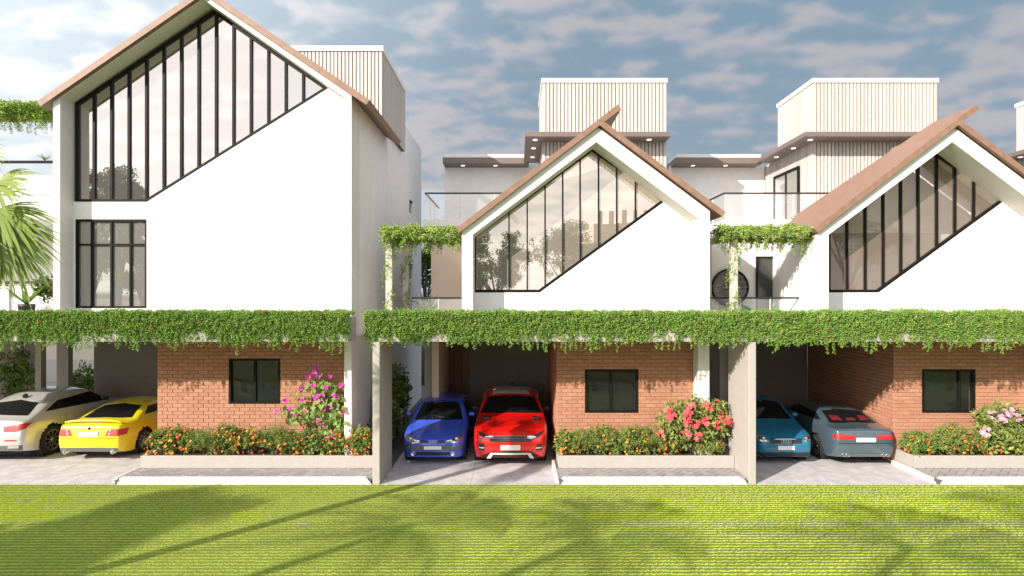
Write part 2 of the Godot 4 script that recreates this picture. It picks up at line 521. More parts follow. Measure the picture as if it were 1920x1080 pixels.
func glazing(house: Node3D, called: String, poly: PackedVector2Array, d: float, xs: Array, ft: float, bt: float, glass: Material, transoms := []) -> Node3D:
	if Geometry2D.is_polygon_clockwise(poly): poly.reverse()
	var w := part_group(called, house)
	var ins := inset(poly, ft)
	var s := mb()
	ring(s, poly, ins, -d + 0.05, -d - 0.06)
	obj("frame", s, M.frame_black, w)
	var edges := [-1e3]
	for x in xs:
		var strip := PackedVector2Array([Vector2(x - bt / 2, -5), Vector2(x + bt / 2, -5), Vector2(x + bt / 2, 30), Vector2(x - bt / 2, 30)])
		for c in Geometry2D.intersect_polygons(ins, strip):
			s = mb(); prism(s, c, -d + 0.035, -d - 0.045); obj("mullion", s, M.frame_black, w)
		edges.append(x)
	edges.append(1e3)
	var rows := [-1e3]
	for y in transoms: rows.append(y)
	rows.append(1e3)
	for i in edges.size() - 1:
		var x0: float = edges[i] + bt / 2; var x1: float = edges[i + 1] - bt / 2
		for y in transoms:
			var bar := PackedVector2Array([Vector2(x0, y - bt / 2), Vector2(x1, y - bt / 2), Vector2(x1, y + bt / 2), Vector2(x0, y + bt / 2)])
			for c in Geometry2D.intersect_polygons(ins, bar):
				s = mb(); prism(s, c, -d + 0.03, -d - 0.04); obj("transom", s, M.frame_black, w)
		for r in rows.size() - 1:
			var y0: float = rows[r] + bt / 2; var y1: float = rows[r + 1] - bt / 2
			var cell := PackedVector2Array([Vector2(x0, y0), Vector2(x1, y0), Vector2(x1, y1), Vector2(x0, y1)])
			for c in Geometry2D.intersect_polygons(ins, cell):
				if c.size() < 3: continue
				s = mb()
				var p: PackedVector2Array = c
				if Geometry2D.is_polygon_clockwise(p): p.reverse()
				var t := Geometry2D.triangulate_polygon(p)
				# each pane sits in its rebate at a hair's own angle, as real panes do
				var tl := rng.randf_range(-0.0012, 0.0012); var tv := rng.randf_range(-0.0012, 0.0012)
				for k in range(0, t.size(), 3):
					var v := []
					for e in 3:
						var q := p[t[k + e]]
						v.append(Vector3(q.x, q.y, -d - 0.01 + (q.x - p[0].x) * tl + (q.y - p[0].y) * tv))
					if (Vector3(v[1] - v[0]).cross(v[2] - v[0])).z < 0: v.reverse()
					tri(s, v[0], v[1], v[2])
				obj("pane", s, glass, w)
	return w

var brick_mesh: ArrayMesh
func brick_shape() -> ArrayMesh:   # unit brick, chamfered front edges, front face at z = 0
	if brick_mesh: return brick_mesh
	var s := mb()
	var c := 0.02; var cy := 0.07
	var f := [Vector3(-0.5 + c, -0.5 + cy, 0), Vector3(0.5 - c, -0.5 + cy, 0), Vector3(0.5 - c, 0.5 - cy, 0), Vector3(-0.5 + c, 0.5 - cy, 0)]
	var m := [Vector3(-0.5, -0.5, -0.2), Vector3(0.5, -0.5, -0.2), Vector3(0.5, 0.5, -0.2), Vector3(-0.5, 0.5, -0.2)]
	var b := [Vector3(-0.5, -0.5, -1), Vector3(0.5, -0.5, -1), Vector3(0.5, 0.5, -1), Vector3(-0.5, 0.5, -1)]
	quad(s, f[0], f[1], f[2], f[3])
	for i in 4:
		var k := (i + 1) % 4
		quad(s, m[i], m[k], f[k], f[i]); quad(s, b[i], b[k], m[k], m[i])
	brick_mesh = done(s)
	return brick_mesh

# bricks of a wall: origin at its lower left corner, u along it, n out of it; hole: [u0, v0, u1, v1]
func bricks(wall: Node3D, at: Vector3, u: Vector3, n: Vector3, width: float, height: float, bl: float, bh: float, hole: Array, budget: Array) -> void:
	var joint := 0.009
	var cells := []
	var rows := int(round(height / bh))
	bh = height / rows
	for r in rows:
		var x := -bl * (0.5 if r % 2 else 0.0)
		while x < width:
			var x0 := maxf(x, 0.0); var x1 := minf(x + bl, width)
			x += bl
			if x1 - x0 < 0.03: continue
			var y0 := r * bh; var y1 := y0 + bh
			var spans := [[x0, x1, y0, y1]]
			if hole and y1 > hole[1] + 0.004 and y0 < hole[3] - 0.004 and x1 > hole[0] and x0 < hole[2]:
				spans = []
				if x0 < hole[0] - 0.02: spans.append([x0, hole[0], y0, y1])
				if x1 > hole[2] + 0.02: spans.append([hole[2], x1, y0, y1])
				if y0 < hole[1] - 0.015: spans.append([maxf(x0, hole[0]), minf(x1, hole[2]), y0, hole[1]])
				if y1 > hole[3] + 0.015: spans.append([maxf(x0, hole[0]), minf(x1, hole[2]), hole[3], y1])
			for q in spans: cells.append(q)
	var basis := Basis(u, Vector3.UP, n)
	cells.sort_custom(func(a, b): return a[2] > b[2])   # the upper courses are in view, the lowest stand behind the flowers
	var rest := []; var tones := []
	for q in cells:
		var sz := Vector3(q[1] - q[0] - joint, q[3] - q[2] - joint, 0.06)
		if sz.x < 0.015 or sz.y < 0.008: continue
		var c: Vector3 = at + u * (q[0] + q[1]) / 2 + Vector3.UP * (q[2] + q[3]) / 2 + n * rng.randf_range(-0.0015, 0.0015)
		var xf := Transform3D(basis * Basis.from_scale(sz), c)
		if budget[0] > 0:
			budget[0] -= 1
			mesh_part("brick", brick_shape(), M["brick_%d" % (rng.randi() % 6)], wall, xf)
		else:
			rest.append(xf); tones.append(BRICKS[rng.randi() % 6])
	if rest:
		scatter("lower_bricks", brick_shape(), M.brick_mixed, wall, rest, tones)

# vertical boards over a dark backing; a to b along the foot of the wall, facing n
func slats(part: Node3D, a: Vector3, b: Vector3, n: Vector3, y0: float, y1: float, count: int, gap := 0.030) -> void:
	var w := a.distance_to(b) / count
	var u := (b - a).normalized()
	for i in count:
		var s := mb()
		var p := a + u * (w * i + gap / 2); var q := a + u * (w * (i + 1) - gap / 2)
		var e := n * 0.02
		hexa(s, [Vector3(p.x, y0, p.z) + e, Vector3(q.x, y0, q.z) + e, Vector3(q.x, y1, q.z) + e, Vector3(p.x, y1, p.z) + e, Vector3(p.x, y0, p.z), Vector3(q.x, y0, q.z), Vector3(q.x, y1, q.z), Vector3(p.x, y1, p.z)])
		obj("slat", s, M["slat_%d" % (rng.randi() % 4)], part)

func slab_between(s: SurfaceTool, a0: Vector3, a1: Vector3, b1: Vector3, b0: Vector3, t: float) -> void:   # sloping plate: corners of its upper face, thickness t
	var n := (a1 - a0).cross(b0 - a0).normalized()
	if n.y < 0: n = -n
	var d := -n * t
	hexa(s, [a0 + d, a1 + d, a1, a0, b0 + d, b1 + d, b1, b0])

func box_part(called: String, house: Node3D, lo: Vector3, hi: Vector3, m: Material) -> MeshInstance3D:
	var s := mb(); box(s, lo, hi)
	return obj(called, s, m, house)

func downlight(parent: Node3D, at: Vector3) -> void:
	var s := mb()
	lathe(s, [[0.0, 0.08], [-0.02, 0.08], [-0.02, 0.07], [-0.012, 0.065], [-0.012, 0.001]], at, 1, 16)
	obj("downlight", s, M.lamp_face, parent)

func glass_rail(house: Node3D, called: String, pts: Array, y0: float, y1: float, each := 0.9) -> void:   # handrail on glass panels
	var g := part_group(called, house)
	for i in pts.size() - 1:
		var a: Vector3 = pts[i]; var b: Vector3 = pts[i + 1]
		var u := (b - a).normalized(); var n := u.cross(Vector3.UP)
		var s := mb()
		var e := n * 0.022
		var lo := Vector3(0, y1 - 0.045, 0); var hi := Vector3(0, y1, 0)
		hexa(s, [a + e + lo, b + e + lo, b + e + hi, a + e + hi, a - e + lo, b - e + lo, b - e + hi, a - e + hi])
		obj("handrail", s, M.rail_black, g)
		var len := a.distance_to(b)
		var k := maxi(1, int(round(len / each)))
		for j in k:
			var p := a + u * (len * j / k + 0.008); var q := a + u * (len * (j + 1) / k - 0.008)
			s = mb()
			quad(s, p + Vector3(0, y0, 0), q + Vector3(0, y0, 0), q + lo, p + lo)
			obj("glass_panel", s, M.glass_rail, g)
			if j > 0:
				s = mb()
				box(s, p + Vector3(-0.018, y0, -0.012), p + Vector3(0.002, y1 - 0.046, 0.012))
				obj("glass_clamp", s, M.kerb_concrete, g)

func make_houses() -> void:
	rng.seed = 100
	house_large()
	house_small(0, "gable house with brown roof and slanting glass, between blue hatchback and red car below", true)
	house_small(1, "gable house with see-through slanting glazing, round dark window and grey coupe below", true)
	house_small(2, "pale slatted roof tower of a further house, mostly hidden behind brown gable", false)
	fins()
	planters()

# ---- the large house on the left
func house_large() -> void:
	var dg := 14.6; var dw := 15.05
	var h := thing("large_gable_house", "tall white gable house with wide slanting window and separate square window below", "house", Vector3(-7.8, 0, -14.6))
	var X0 := PX(99.5, dg); var X1 := PX(659, dg)
	# projecting frame: outer and inner outline
	var out_l := PY(176, dg); var apex := Vector2(PX(380, dg), PY(-17.6, dg))
	var fw := 0.172; var fs := 0.205   # face widths: posts, rafters
	var sl := (apex.y - out_l) / (apex.x - X0)
	var o := PackedVector2Array([Vector2(X0, 3.4), Vector2(X0, out_l), apex, Vector2(X1, out_l), Vector2(X1, 3.4), Vector2(X1 - fw, 3.4), Vector2(X1 - fw, out_l - fs - 0.0), Vector2(apex.x, apex.y - fs - sl * fw * 0.0 - 0.05), Vector2(X0 + fw, out_l - fs + sl * fw), Vector2(X0 + fw, 3.4)])
	o[6] = Vector2(X1 - fw, out_l - fs + sl * fw); o[7] = Vector2(apex.x, apex.y - fs)
	var s := mb(); prism(s, o, -dg, -dw - 0.3); obj("gable_frame", s, M.cream_render, h)
	box_part("pier", h, Vector3(PX(645.5, 15.0), 0, -15.0), Vector3(PX(659, 15.0), 3.399, -18.5), M.cream_render)
	# solid wall: below the slanting glass, round the square window
	var wi := PackedVector2Array()
	var L := X0 + fw - 0.0
	var g_poly := poly_at([[141.5, 378], [275, 378], [614, 165.5], [400, 19], [141.5, 193]], dw)
	var lw := [PX(141, dw), PY(578, dw), PX(275, dw), PY(411, dw)]
	# wall in four pieces around the square window, butted end to end
	var yk := PY(378, dw); var yr := PY(166, dw)
	s = mb(); prism(s, PackedVector2Array([Vector2(lw[2], 3.36), Vector2(X1 - fw, 3.36), Vector2(X1 - fw, PY(175, dw)), Vector2(PX(614, dw), PY(165.5, dw)), Vector2(lw[2], yk)]), -dw, -dw - 0.2); obj("wall", s, M.white_render, h)
	box_part("wall", h, Vector3(L, lw[3], -dw), Vector3(lw[2], yk, -dw - 0.2), M.white_render)
	box_part("wall", h, Vector3(L, 3.36, -dw), Vector3(lw[2], lw[1], -dw - 0.2), M.white_render)
	box_part("wall", h, Vector3(L, lw[1], -dw), Vector3(lw[0], lw[3], -dw - 0.2), M.white_render)
	var xs := []
	for i in range(1, 14): xs.append(PX(142.4 + 32.75 * i, dw))
	glazing(h, "slanting_window", g_poly, dw + 0.04, xs, 0.06, 0.062, M.glass_mirror)
	glazing(h, "square_window", PackedVector2Array([Vector2(lw[0], lw[1]), Vector2(lw[2], lw[1]), Vector2(lw[2], lw[3]), Vector2(lw[0], lw[3])]), dw + 0.06, [PX(170.5, dw), PX(207, dw), PX(243, dw)], 0.055, 0.05, M.glass_half, [PY(458.5, dw)])
	# roof plates
	var rd0 := 14.48; var rd1 := 18.45
	var tip_l := Vector2(PX(69, rd0), PY(190, rd0)); var tip_r := Vector2(PX(693, rd0), PY(187, rd0))
	var ridge := Vector2((tip_l.x + tip_r.x) / 2, tip_l.y + 0.69 * (tip_r.x - tip_l.x) / 2)
	for e in [[tip_l, -1], [tip_r, 1]]:
		var t: Vector2 = e[0]
		s = mb()
		if e[1] < 0: slab_between(s, Vector3(t.x, t.y, -rd0), Vector3(ridge.x, ridge.y, -rd0), Vector3(ridge.x, ridge.y, -rd1), Vector3(t.x, t.y, -rd1), 0.15)
		else: slab_between(s, Vector3(ridge.x, ridge.y, -rd0), Vector3(t.x, t.y, -rd0), Vector3(t.x, t.y, -rd1), Vector3(ridge.x, ridge.y, -rd1), 0.15)
		obj("roof", s, M.roof_sheet, h)
	# side walls, back, floors
	s = mb()
	prism(s, PackedVector2Array([Vector2(X1 - 0.2, 3.4), Vector2(X1, 3.4), Vector2(X1, out_l - 0.04), Vector2(X1 - 0.2, out_l - 0.04 + sl * 0.2)]), -dw - 0.3, -18.57); obj("side_wall", s, M.white_render, h)
	s = mb()
	prism(s, PackedVector2Array([Vector2(X0, 3.4), Vector2(X0 + 0.2, 3.4), Vector2(X0 + 0.2, out_l - 0.04 + sl * 0.2), Vector2(X0, out_l - 0.04)]), -dw - 0.3, -18.57); obj("side_wall", s, M.white_render, h)
	box_part("floor_slab", h, Vector3(X0, 6.75, -dw - 0.21), Vector3(X1 - 0.21, 7.0, -18.5), M.room_paint)
	box_part("partition", h, Vector3(X0 + 0.21, 3.7, -18.3), Vector3(X1 - 0.21, 9.3, -18.5), M.room_paint)
	# rear block, as tall as the eaves, with two slit windows
	var xr := X1 + 0.006
	var ytop := 10.7
	var slit := [[7.60, 8.10], [5.05, 5.65]]
	var zs := [-22.5, -23.1]
	s = mb()
	box(s, Vector3(X0 + 0.3, 0, -18.58), Vector3(xr, ytop, zs[0]))
	obj("rear_block", s, M.white_render, h)
	s = mb()
	box(s, Vector3(X0 + 0.3, 0, zs[1]), Vector3(xr, ytop, -25.3)); obj("rear_block", s, M.white_render, h)
	var y := 0.0
	for q in [slit[1], slit[0]]:
		box_part("rear_block", h, Vector3(X0 + 0.3, y, zs[0]), Vector3(xr, q[0], zs[1]), M.white_render)
		box_part("slit_window", h, Vector3(xr - 0.16, q[0], zs[0]), Vector3(xr - 0.12, q[1], zs[1]), M.glass_dark)
		var sf := mb()
		box(sf, Vector3(xr - 0.15, q[0] + 0.002, zs[0] - 0.002), Vector3(xr + 0.02, q[1] - 0.002, zs[0] - 0.05))
		box(sf, Vector3(xr - 0.15, q[1] - 0.05, zs[0] - 0.051), Vector3(xr + 0.02, q[1] - 0.002, zs[1] + 0.002))
		obj("slit_frame", sf, M.frame_black, h)
		y = q[1]
	box_part("rear_block", h, Vector3(X0 + 0.3, y, zs[0]), Vector3(xr, ytop, zs[1]), M.white_render)
	# slatted tower on the roof
	var tx1 := -3.95; var tx0 := -9.0; var tf := 17.3; var tb := 20.9; var ty0 := 9.55; var ty1 := 11.64
	var tw := part_group("tower", h)
	s = mb(); box(s, Vector3(tx0, ty0, -tf - 0.02), Vector3(tx1 - 0.02, ty1, -tb)); obj("tower_core", s, M.slat_gap, tw)
	slats(tw, Vector3(tx0, 0, -tf - 0.02), Vector3(tx1, 0, -tf - 0.02), Vector3(0, 0, 1), ty0, ty1, 46)
	slats(tw, Vector3(tx1 - 0.02, 0, -tf - 0.02), Vector3(tx1 - 0.02, 0, -tb), Vector3(1, 0, 0), ty0, ty1, 33)
	s = mb(); box(s, Vector3(tx0, ty1, -tf + 0.03), Vector3(tx1 + 0.03, ty1 + 0.15, -tb - 0.03)); obj("tower_cap", s, M.white_render, tw)
	# canopy over the carport
	box_part("canopy", h, Vector3(-16.0, 3.36, -13.86), Vector3(PX(652, 13.86), 3.92, -14.59), M.concrete)
	box_part("carport_ceiling", h, Vector3(-24.0, 3.42, -14.6), Vector3(-4.55, 3.615, -18.5), M.concrete)
	box_part("carport_ceiling", h, Vector3(-24.0, 3.42, -18.501), Vector3(X0 + 0.299, 3.615, -20.8), M.concrete)  # unseen stretch of ceiling, added to shade the rear carport walls
	# brick wall with its window
	var db := 15.42
	var bx0 := PX(295, db); var bx1 := X1 - fw - 0.25 + 0.05
	bx1 = PX(645.6, db)
	var hole := [PX(429, db) - bx0, PY(757, db), PX(525, db) - bx0, PY(672.5, db)]
	brick_block(h, bx0, bx1, db, hole, 0.27, 0.098, 18.6, [PX(477, db)], M.glass_dark)
	# carport back wall and posts
	box_part("carport_wall", h, Vector3(PX(176, 20.0), 0, -20.0), Vector3(bx0, 3.42, -20.2), M.shaded_taupe_render)
	box_part("carport_wall", h, Vector3(-24.0, 0, -20.6), Vector3(PX(68, 20.6), 3.42, -20.8), M.shaded_taupe_render)
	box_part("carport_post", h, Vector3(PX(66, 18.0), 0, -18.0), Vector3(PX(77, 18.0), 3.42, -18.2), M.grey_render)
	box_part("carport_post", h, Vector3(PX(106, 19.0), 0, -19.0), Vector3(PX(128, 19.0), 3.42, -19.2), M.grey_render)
	# wing on the far side: balcony, roof terrace with rail, pergola
	box_part("terrace_slab", h, Vector3(-22.0, PY(411, 17.0), -17.0), Vector3(X0 + 0.29, PY(368, 17.0), -18.57), M.white_render)
	box_part("wing_wall", h, Vector3(-22.0, 3.62, -19.6), Vector3(X0 + 0.29, PY(411, 17.0) + 0.2, -19.8), M.white_render)
	box_part("parapet", h, Vector3(-22.0, PY(368, 17.0), -18.3), Vector3(X0 + 0.28, PY(312, 17.0), -18.5), M.white_render)
	s = mb(); box(s, Vector3(-22, PY(306, 17.05), -17.05), Vector3(X0 - 0.01, PY(301, 17.05), -17.11)); obj("handrail", s, M.rail_black, h)
	s = mb(); box(s, Vector3(-22, PY(532, 15.2), -15.2), Vector3(X0 - 0.01, PY(527, 15.2), -15.25)); obj("handrail", s, M.rail_black, h)
	for q in [8.0, -60.0]:
		s = mb(); box(s, Vector3(PX(q, 15.3), 3.62, -15.3), Vector3(PX(q + 8, 15.3), PY(532, 15.3), -15.4)); obj("balcony_post", s, M.white_render, h)
	box_part("pergola_beam", h, Vector3(-22, PY(222, 15.6), -15.3), Vector3(X0 - 0.01, PY(206, 15.6), -15.9), M.concrete)

func brick_block(h: Node3D, x0: float, x1: float, db: float, hole: Array, bl: float, bh: float, dback: float, mulls: Array, glass: Material) -> void:
	var w := part_group("brick_wall", h)
	var H := 3.355
	# mortar bed 16 mm behind the brick faces, with the window opening left free
	var s := mb()
	var z0 := -db - 0.010; var z1 := -db - 0.24
	box(s, Vector3(x0 + 0.010, 0, z0), Vector3(x0 + hole[0], H, z1))
	box(s, Vector3(x0 + hole[2], 0, z0), Vector3(x1, H, z1))
	box(s, Vector3(x0 + hole[0], 0, z0), Vector3(x0 + hole[2], hole[1], z1))
	box(s, Vector3(x0 + hole[0], hole[3], z0), Vector3(x0 + hole[2], H, z1))
	obj("mortar_bed", s, M.mortar, w)
	s = mb(); box(s, Vector3(x0 + 0.010, 0, z1), Vector3(x0 + 0.24, H, -dback)); obj("mortar_bed", s, M.mortar, w)
	var budget := [285]
	var b0 := 0.42   # the lowest courses stand behind the planter soil
	bricks(w, Vector3(x0, b0, -db), Vector3.RIGHT, Vector3.BACK, x1 - x0, H - b0, bl, bh, [hole[0], hole[1] - b0, hole[2], hole[3] - b0], budget)
	budget = [0] if x0 < 0 or x0 < 3 else [14]
	bricks(w, Vector3(x0, 0.02, -dback), Vector3.BACK, Vector3.LEFT, dback - db - 0.0, H - 0.02, bl, bh, [], budget)
	glazing(h, "window", PackedVector2Array([Vector2(x0 + hole[0], hole[1]), Vector2(x0 + hole[2], hole[1]), Vector2(x0 + hole[2], hole[3]), Vector2(x0 + hole[0], hole[3])]), db + 0.05, mulls, 0.055, 0.055, glass)
	# the room behind
	box_part("room_wall", h, Vector3(x0 + 0.25, 0.0, -dback + 0.2), Vector3(x1, 3.35, -dback), M.room_paint)
	box_part("room_wall", h, Vector3(x1 - 0.002, 0.0, z1), Vector3(x1 + 0.1, 3.35, -dback), M.room_paint)

# ---- the repeated smaller house; k plots to the right
func house_small(k: int, label: String, whole: bool) -> void:
	var dx := PLOT * k
	var dg := 14.6; var db := 15.42
	var h := thing("gable_house", label, "house", Vector3(1.7 + dx, 0, -14.6))
	var s: SurfaceTool
	# ---- slatted tower, its cap and the dark canopies round it
	var tw := part_group("tower", h)
	var tx0 := PX(1017, 19.2) + dx; var tx1 := PX(1250, 19.2) + dx
	var tf := 19.2; var tb := 21.8; var tm := PY(247, 18.56); var tt := PY(155, 19.2)
	s = mb(); box(s, Vector3(tx0 + 0.02, tm, -tf - 0.02), Vector3(tx1 - 0.02, tt, -tb)); obj("tower_core", s, M.slat_gap, tw)
	slats(tw, Vector3(tx0, 0, -tf - 0.02), Vector3(tx1, 0, -tf - 0.02), Vector3.BACK, tm, tt, 34)
	slats(tw, Vector3(tx0 + 0.02, 0, -tb), Vector3(tx0 + 0.02, 0, -tf - 0.02), Vector3.LEFT, tm, tt, 16)
	s = mb(); box(s, Vector3(tx0 - 0.03, tt, -tf + 0.03), Vector3(tx1 + 0.03, tt + 0.14, -tb - 0.03)); obj("tower_cap", s, M.white_render, tw)
	var low := PY(405, 17.5)
	s = mb(); box(s, Vector3(tx0 + 0.02, low, -tf - 0.02), Vector3(tx1 - 0.02, tm - 0.15, -23.0)); obj("tower_core", s, M.slat_gap, tw)
	slats(tw, Vector3(tx0, 0, -tf - 0.02), Vector3(tx1, 0, -tf - 0.02), Vector3.BACK, low, tm - 0.15, 34)
	slats(tw, Vector3(tx0 + 0.02, 0, -22.9), Vector3(tx0 + 0.02, 0, -tf - 0.02), Vector3.LEFT, low, tm - 0.15, 22)
	var cx0 := PX(985, 18.56) + dx; var cx1 := PX(1258, 18.56) + dx
	var ca := part_group("dark_canopy", h)
	s = mb(); box(s, Vector3(cx0, tm - 0.14, -18.56), Vector3(cx1, tm, -22.3)); obj("canopy_edge", s, M.canopy_edge, ca)
	s = mb(); box(s, Vector3(cx0 + 0.012, tm - 0.16, -18.572), Vector3(cx1 - 0.012, tm - 0.141, -22.29)); obj("canopy_soffit", s, M.canopy_dark, ca)
	for q in [[1217.0, 258.5]]:
		downlight(ca, Vector3(PX(q[0], 18.88) + dx, tm - 0.16, -18.88))
	downlight(ca, Vector3(PX(1003.5, 18.9) + dx, tm - 0.16, -18.9))
	for z in [20.0, 21.3]: downlight(ca, Vector3(cx0 + 0.30, tm - 0.16, -z))
	# ---- rear upper block with its own canopy
	var wx0 := PX(833, 23.0) + dx
	box_part("rear_wall", h, Vector3(wx0, 3.4, -23.0), Vector3(tx1, PY(306, 22.6), -23.2), M.white_render)
	var lx0 := PX(830, 22.3) + dx
	s = mb(); box(s, Vector3(lx0, PY(306, 22.3), -22.31), Vector3(cx0 + 0.2, PY(295, 22.3), -23.6)); obj("canopy_edge", s, M.canopy_edge, ca)
	s = mb(); box(s, Vector3(lx0 + 0.012, PY(306, 22.3) - 0.02, -22.322), Vector3(cx0 + 0.19, PY(306, 22.3) - 0.001, -23.5)); obj("canopy_soffit", s, M.canopy_dark, ca)
	s = mb(); box(s, Vector3(lx0 + 0.05, PY(295, 22.3) + 0.001, -22.40), Vector3(cx0 + 0.2, PY(288, 22.3), -23.6)); obj("roof_edge", s, M.white_render, ca)
	for q in [868.0, 929.0]: downlight(ca, Vector3(PX(q, 22.6) + dx, PY(306, 22.3) - 0.02, -22.6))
	if k == 2: return
	# ---- terrace behind the gable
	var tsy := PY(414, 17.5)
	var tl := PX(1355.6, 17.5) - PLOT + dx
	box_part("terrace_slab", h, Vector3(tl - 0.05, tsy - 0.20, -17.2), Vector3(tx1 + 0.3, tsy, -23.0), M.white_render)
	glass_rail(h, "terrace_railing", [Vector3(tl, 0, -20.4), Vector3(tl, 0, -17.4), Vector3(tx0 + 2.6, 0, -17.4)], tsy, PY(362, 17.5), 1.05)
	# door onto the terrace in the tower's side
	if k == 1:
		var dd := part_group("terrace_door", h)
		var xw := tx0 - 0.03
		s = mb()
		for z in [[-20.05, -20.15], [-20.95, -21.05], [-21.9, -22.0]]: box(s, Vector3(xw - 0.05, tsy, z[0]), Vector3(xw, tsy + 2.1, z[1]))
		box(s, Vector3(xw - 0.05, tsy + 2.1, -20.05), Vector3(xw, tsy + 2.2, -22.0)); obj("door_frame", s, M.frame_black, dd)
		for z in [[-20.15, -20.95], [-21.05, -21.9]]:
			s = mb(); box(s, Vector3(xw - 0.03, tsy, z[0]), Vector3(xw - 0.02, tsy + 2.1, z[1])); obj("pane", s, M.glass_half, dd)
	# ---- gable frame
	var sl := 0.75
	var X0 := PX(866, dg) + dx; var X1 := PX(1331, dg) + dx
	var ap := Vector2(PX(1118, dg) + dx, PY(236, dg))
	var yl := ap.y - sl * (ap.x - X0); var yr := ap.y - sl * (X1 - ap.x)
	var fw := 0.27; var fs := 0.40
	var fy := 3.4
	var o := PackedVector2Array([Vector2(X0, fy), Vector2(X0, yl), ap, Vector2(X1, yr), Vector2(X1, fy), Vector2(X1 - fw, fy), Vector2(X1 - fw, yr - fs + sl * fw), Vector2(ap.x, ap.y - fs), Vector2(X0 + fw, yl - fs + sl * fw), Vector2(X0 + fw, fy)])
	s = mb(); prism(s, o, -dg, -db - 0.25); obj("gable_frame", s, M.cream_render, h)
	box_part("pier", h, Vector3(PX(1309, 15.0) + dx, 0, -15.0), Vector3(PX(1330, 15.0) + dx, 3.399, -db - 0.25), M.cream_render)
	# solid wall under the slanting glass
	var dw := 15.34
	s = mb()
	var kx := PX(1012, dw) + dx; var ky := PY(548, dw)
	prism(s, PackedVector2Array([Vector2(X0 + fw, 3.4), Vector2(X1 - fw, 3.4), Vector2(X1 - fw, yr - fs + sl * fw), Vector2(PX(1250, dw) + dx, PY(374, dw)), Vector2(kx, ky), Vector2(X0 + fw, ky)]), -dw, -dw - 0.22)
	obj("wall", s, M.white_render, h)
	var gp := shifted(poly_at([[888, 548.5], [1012, 548.5], [1251, 374], [1110, 278], [888, 441]], db), dx)
	var xs := []
	for q in [954.5, 988.5, 1022, 1055, 1087.5, 1122, 1156, 1191]: xs.append(PX(q, db) + dx)
	if k == 1: xs.push_front(PX(921.0, db) + dx)
	glazing(h, "slanting_window", gp, db - 0.03, xs, 0.075, 0.034 if k == 0 else 0.055, M.glass_mid if k == 0 else M.glass_peach)
	# ---- roof plates: the left one rises past the ridge
	var rd := 14.5
	var lt := Vector2(PX(855, rd) + dx, PY(428, rd)); var tp := Vector2(PX(1158.5, rd) + dx, PY(196, rd))
	var b_top := Vector3(tp.x, tp.y, -16.0); var b_low := Vector3(lt.x, lt.y, -17.9)
	s = mb(); slab_between(s, Vector3(lt.x, lt.y, -rd), Vector3(tp.x, tp.y, -rd), b_top, b_low, 0.135); obj("roof", s, M.roof_sheet, h)
	var r0 := Vector2(PX(1131, rd) + dx, PY(227, rd)); var r1 := Vector2(PX(1360, rd) + dx, PY(398, rd))
	s = mb(); slab_between(s, Vector3(r0.x, r0.y, -rd + 0.02), Vector3(r1.x, r1.y, -rd + 0.02), Vector3(r1.x, r1.y, -17.2), Vector3(r0.x, r0.y, -17.2), 0.135); obj("roof", s, M.roof_sheet, h)
	# ---- gable block behind the frame
	s = mb(); prism(s, PackedVector2Array([Vector2(X0, 3.4), Vector2(X0 + 0.2, 3.4), Vector2(X0 + 0.2, yl - 0.02 + sl * 0.2), Vector2(X0, yl - 0.02)]), -db - 0.25, -17.2); obj("side_wall", s, M.cream_render, h)
	s = mb(); prism(s, PackedVector2Array([Vector2(X1 - 0.2, 3.4), Vector2(X1, 3.4), Vector2(X1, yr - 0.02), Vector2(X1 - 0.2, yr - 0.02 + sl * 0.2)]), -db - 0.25, -17.2); obj("side_wall", s, M.cream_render, h)
	box_part("floor_slab", h, Vector3(-3.2 + dx, 3.40, -14.62), Vector3(X1 - 0.22, 3.62, -23.0), M.concrete)
	# room seen through the glass: beam, back wall, wall recess
	box_part("room_beam", h, Vector3(X0 + 0.22, PY(437, 16.9), -16.9), Vector3(X1 - 0.22, PY(424, 16.9), -17.15), M.room_paint)
	var by := PY(424, 16.9) + 0.001
	s = mb(); prism(s, PackedVector2Array([Vector2(ap.x - (ap.y - 0.16 - by) / sl, by), Vector2(X1 - 0.21, by), Vector2(X1 - 0.21, yr - 0.16 + sl * 0.21), Vector2(ap.x, ap.y - 0.16)]), -17.0, -17.18); obj("room_wall", s, M.room_paint, h)
	box_part("room_wall", h, Vector3(X0 + 0.22, 3.63, -18.6), Vector3(X1 - 0.22, PY(437, 16.9) + 0.2, -18.8), M.room_paint)
	box_part("room_wall", h, Vector3(PX(1655 - 632, 17.4) + dx, 3.63, -17.25), Vector3(PX(1690 - 632, 17.4) + dx, PY(437, 16.9), -18.6), M.room_paint)
	# ---- balcony beside the gable
	var blx: float = -2.5 + dx if k == 0 else -3.35 + dx
	box_part("balcony_wall", h, Vector3(blx, 3.63, -17.22), Vector3(X0, tsy - 0.2, -17.4), M.blush_render if k == 0 else M.cream_render)
	box_part("rear_side_wall", h, Vector3(-2.5 + dx, 0, -17.41), Vector3(-2.3 + dx, tsy - 0.2, -22.9), M.blush_render)
	if k == 0:
		glass_rail(h, "balcony_railing", [Vector3(PX(772, 15.6), 0, -15.6), Vector3(X0, 0, -15.6)], 3.63, PY(557, 15.6), 0.75)
	else:
		glass_rail(h, "balcony_railing", [Vector3(PX(1332, 15.6), 0, -15.6), Vector3(PX(1500, 15.6), 0, -15.6)], 3.63, PY(557, 15.6), 0.9)
		# round window and balcony door in the back wall
		var rw := part_group("round_window", h)
		var c := P(1368, 539, 17.2)
		s = mb(); lathe(s, [[0.0, 0.001], [0.03, 0.001], [0.03, 0.50]], c, 2, 40); obj("pane", s, M.glass_dark, rw)
		s = mb(); lathe(s, [[0.0, 0.50], [0.06, 0.50], [0.06, 0.55], [0.0, 0.55]], c, 2, 40); obj("frame", s, M.frame_black, rw)
